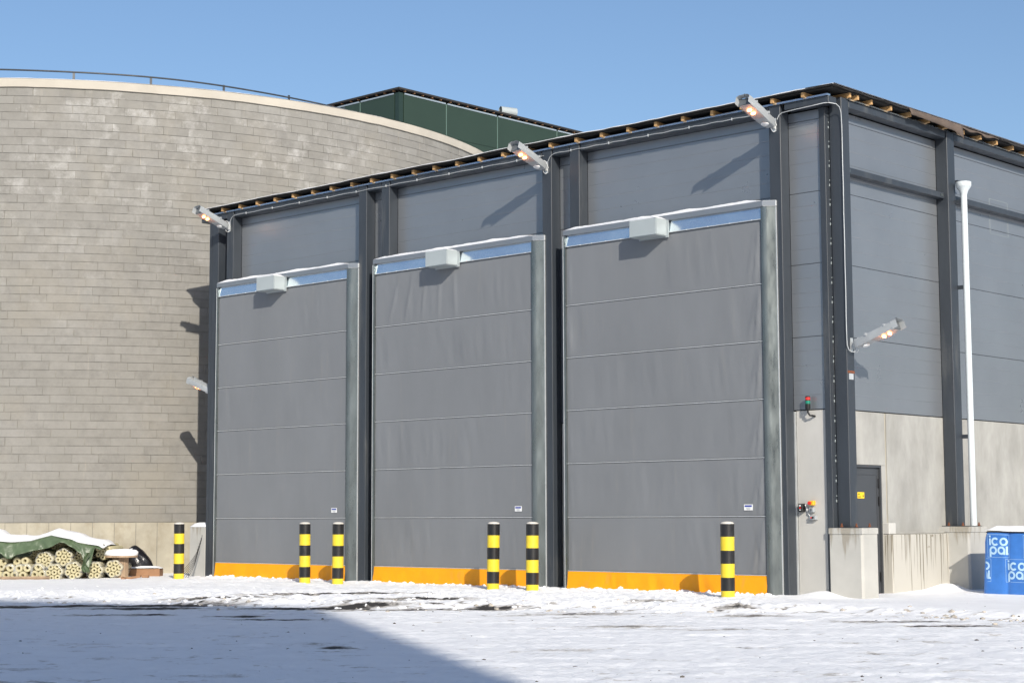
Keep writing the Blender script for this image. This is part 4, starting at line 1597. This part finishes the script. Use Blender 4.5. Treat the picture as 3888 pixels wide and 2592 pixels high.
# ------------------------------------------------------------------ cable drum with snow
c0 = P3(-8.605, 38.4, 0)
dr_ = empty('cable_drum', (c0.x, c0.y, .0), 'upright wooden cable drum with thick snow on its top disc', 'cable drum')
mb = MB()
seg = 22
for k in range(seg):
    a0_, a1_ = 2 * math.pi * k / seg + .012, 2 * math.pi * (k + 1) / seg - .012
    r_ = .172 + random.uniform(-.003, .003)
    poly = [(c0.x + (r_ - .03) * math.cos(a0_), c0.y + (r_ - .03) * math.sin(a0_)), (c0.x + r_ * math.cos(a0_), c0.y + r_ * math.sin(a0_)), (c0.x + r_ * math.cos(a1_), c0.y + r_ * math.sin(a1_)), (c0.x + (r_ - .03) * math.cos(a1_), c0.y + (r_ - .03) * math.sin(a1_))]
    MB().prism(poly, -.02, .535).build('stave', m_plank, dr_)
MB().lathe([(.13, -.02), (.13, .53)], c0.x, c0.y, 20).build('core', m_inner, dr_, smooth=40)
MB().lathe([(.36, .537), (.365, .545), (.365, .570), (.36, .577)], c0.x, c0.y, 36).build('top_disc', m_plank, dr_, smooth=30)
mb = MB()
prof = [(.357, .578), (.375, .605), (.372, .650), (.33, .688), (.2, .708), (.05, .716)]
mb.lathe(prof, c0.x, c0.y, 36)
mb.v = [(x, y, z + .012 * vnoise(np.array([x * 9]), np.array([y * 9]), 4)[0] * (z > .6)) for x, y, z in mb.v]
tag(mb.build('drum_snow', m_snow, None, smooth=60), 'round cushion of snow on the cable drum', None, None, 'stuff')

# black bag
c0 = P3(-8.50, 39.55, 0)
bm = bmesh.new()
bmesh.ops.create_icosphere(bm, subdivisions=4, radius=1)
for v in bm.verts:
    p = v.co.copy()
    n = fbm(np.array([p.x * 2.2 + 5]), np.array([p.y * 2.2 + p.z * 1.7]), 14, 4)[0] - .5
    h = (p.z + 1) / 2
    wdt = .43 * (1 - .62 * h ** 1.4)
    lean = -.05 * h
    q = ACR * (p.x * wdt * (1 + .35 * n) + lean + .06 * (1 - h)) + AX * (p.y * .30 * (1 - .4 * h) * (1 + .3 * n))
    v.co = Vector((c0.x, c0.y, 0)) + q + Vector((0, 0, .0 + .78 * h ** .85 + .04 * n))
me = bpy.data.meshes.new('plastic_bag')
bm.to_mesh(me)
bm.free()
me.polygons.foreach_set('use_smooth', [True] * len(me.polygons))
me.materials.append(m_blackpl)
o = bpy.data.objects.new('plastic_bag', me)
COL.objects.link(o)
tag(o, 'shiny black plastic sack leaning behind the cable drum', 'sack')
rows = []
for j in range(5):
    rows.append([P3(-8.72 + .16 * k / 6, 39.34 + .04 * j, .60 + .10 * k / 6 + .05 * math.sin(j / 4 * math.pi) * math.sin((k + .5) / 7 * math.pi)) for k in range(7)])
tag(MB().grid(rows).build('bag_snow', m_snow, None, smooth=60), 'patch of snow on the black sack', None, None, 'stuff')

# long brown carton with snow, broken boards
a = P3(-8.66, 39.2, 0)
cart = MB()


def obox(mb, u0, u1, v0, v1, z0, z1, tilt=0):
    q = [P3(u0, v0, z0), P3(u1, v0, z0 + tilt), P3(u1, v1, z0 + tilt), P3(u0, v1, z0), P3(u0, v0, z1), P3(u1, v0, z1 + tilt), P3(u1, v1, z1 + tilt), P3(u0, v1, z1)]
    return mb.add(q, [(0, 3, 2, 1), (4, 5, 6, 7), (0, 1, 5, 4), (1, 2, 6, 5), (2, 3, 7, 6), (3, 0, 4, 7)])


o = obox(MB(), -8.68, -7.92, 39.25, 39.65, .02, .255, .01).build('carton', m_plankb, None, bevel=.008)
tag(o, 'long flat brown box under snow beside the cable drum', 'box')
rows = []
for j in range(6):
    rows.append([P3(-8.70 + .79 * k / 16, 39.24 + .42 * j / 5, .256 + .01 * k / 16 + .055 * min(1, min(k, 16 - k, j * 3 + .6, (5 - j) * 3) / 2.0) * (.8 + .4 * vnoise(np.array([k * .5]), np.array([j * .7]), 3)[0])) for k in range(17)])
tag(MB().grid(rows).build('carton_snow', m_snow, None, smooth=60), 'flat snow layer on the long brown box', None, None, 'stuff')
for (u0, u1, v0, v1, z0, z1, tl, lab) in [(-8.33, -7.98, 37.5, 37.62, .075, .125, .05, 'short brown board poking out of the snow right of the cable drum'),
                                         (-8.10, -7.95, 38.2, 38.3, .10, .155, .0, 'small brown block in the snow near the lone bollard'),
                                         (-8.36, -8.27, 37.35, 37.55, .05, .15, -.04, 'broken board end sticking up beside the drum foot')]:
    o = obox(MB(), u0, u1, v0, v1, z0, z1, tl).build('board', m_plankb, None, bevel=.004)
    tag(o, lab, 'board')

# thin black cables at the left plinth
for k in range(6):
    du = k * .075
    pts = []
    for i in range(13):
        t = i / 12
        pts.append(P3(-6.80 - .02 * k - (.55 - du) * t ** 1.7, 38.25 - .15 * t, 1.02 - .06 * k - (.92 - .06 * k) * t ** (.9 - .03 * k) + .0))
    o = MB().tube(pts, .0055, 5).build('black_cable', m_black, None, smooth=60)
    tag(o, 'thin black cable at the left hall corner, ' + ['reaching farthest left', 'second from the left', 'third from the left', 'third from the door', 'second from the door', 'closest to the door'][k], 'cable', 'cables drooping at the left hall corner')
x, y = -11.03, .55
P = []
for j in range(7):
    P.append([(-11.31 + .59 * k / 8, .11 + .52 * j / 6, 1.192 + .10 * min(1, min(k, 8 - k, j, 6 - j) / 1.5) ** .6) for k in range(9)])
tag(MB().grid(P).build('plinth_snow', m_snow, None, smooth=60), 'snow heap on the concrete plinth at the left hall corner', None, None, 'stuff')


# ------------------------------------------------------------------ loose snow lumps and dirty clods
def clods(name, n, seed, mat, sampler, label, smin, smax):
    rnd = random.Random(seed)
    bm = bmesh.new()
    bmesh.ops.create_icosphere(bm, subdivisions=1, radius=1)
    base = [v.co.copy() for v in bm.verts]
    faces = [tuple(v.index for v in f.verts) for f in bm.faces]
    bm.free()
    pts = [sampler(rnd) for _ in range(n)]
    Z = ground_h(np.array([p[0] for p in pts]), np.array([p[1] for p in pts]))
    mb = MB()
    for (x, y), z in zip(pts, Z):
        s = smin + (smax - smin) * rnd.random() ** 2.5
        ang = rnd.random() * 6.28
        sx_, sy_, sz_ = s * rnd.uniform(.8, 1.5), s * rnd.uniform(.8, 1.4), s * rnd.uniform(.45, .8)
        vs_ = []
        for b in base:
            q = b * rnd.uniform(.75, 1.15)
            xx, yy = q.x * sx_, q.y * sy_
            vs_.append((x + xx * math.cos(ang) - yy * math.sin(ang), y + xx * math.sin(ang) + yy * math.cos(ang), z + q.z * sz_ + sz_ * .1))
        mb.add(vs_, faces)
    o = mb.build(name, mat, None, smooth=55)
    return tag(o, label, None, None, 'stuff')


def s_bank(r):
    while True:
        u = r.uniform(-9, 3.6)
        v = np.interp(u, [-9, -4, 0, 4.6], [29.6, 27.7, 26.2, 25.2]) + abs(r.gauss(0, 1.8)) - .5
        x, y = G(u, v)
        if y < -.12:
            return (x, y)


def s_foot(r):
    d = r.choice(DOORS)
    return (r.uniform(d[0] - .1, d[1] + .35), -.06 - abs(r.gauss(0, .16)))


def s_edge(r):
    u = r.choice([r.uniform(-10, 8), r.uniform(5, 9)])
    v = np.interp(u, [-10, -4, 0, 4.6, 6.6, 10], [29.8, 27.7, 26.2, 25.2, 23.2, 21.5]) + r.gauss(-.2, .5)
    return G(u, v)


def s_road(r):
    v = r.uniform(14, 26)
    return G(r.uniform(-.33, .33) * v, v)


clods('snow_lumps', 420, 3, m_snow, s_bank, 'loose white snow lumps on the ploughed bank', .010, .05)
clods('snow_lumps', 420, 4, m_snow, s_foot, 'crumbled snow along the foot of the roller doors', .012, .05)
m_dsnow = M('dirty_snow', (.44, .40, .345), .9, 0, .5, 14)
clods('dirty_clods', 170, 5, m_dsnow, s_edge, 'dirty brown snow clods along the plough edge', .012, .05)
m_grit = M('grit', (.10, .088, .075), .9, 0, .5, 20)
clods('grit', 110, 6, m_grit, s_road, 'dark grit and small clods strewn over the packed snow', .005, .024)

# ------------------------------------------------------------------ building behind the photographer (casts the yard shadow)
kx, ky, kh = 42.8, -33.5, 26.3
d1 = Vector((-.952, -.307, 0))
d2 = Vector((.307, -.952, 0))
wb = empty('storehouse', (kx + d1.x * 7 + d2.x * 6, ky + d1.y * 7 + d2.y * 6, 0), 'tall pale storehouse behind the photographer, casting the shadow on the yard', 'building')


def kbox(name, mat, s0, s1, t0, t1, z0, z1):
    o = Vector((kx, ky, 0))
    c4 = [o + d1 * s + d2 * t for s, t in ((s0, t0), (s1, t0), (s1, t1), (s0, t1))]
    return MB().add([(p.x, p.y, z0) for p in c4] + [(p.x, p.y, z1) for p in c4], [(0, 1, 2, 3), (7, 6, 5, 4), (0, 4, 5, 1), (1, 5, 6, 2), (2, 6, 7, 3), (3, 7, 4, 0)]).build(name, mat, wb)


kbox('wall', m_farwall, .1, 13.9, .1, 11.9, -.2, kh - .3)
kbox('roof', m_felt, 0, 14, 0, 12, kh - .3, kh)
for k in range(2):
    kbox('gate', m_steel, 1.5 + 6 * k, 5.2 + 6 * k, .04, .099, 0, 4.8)
    kbox('window', m_lampd, 1.9 + 6 * k, 4.8 + 6 * k, .05, .098, 9, 10.6)
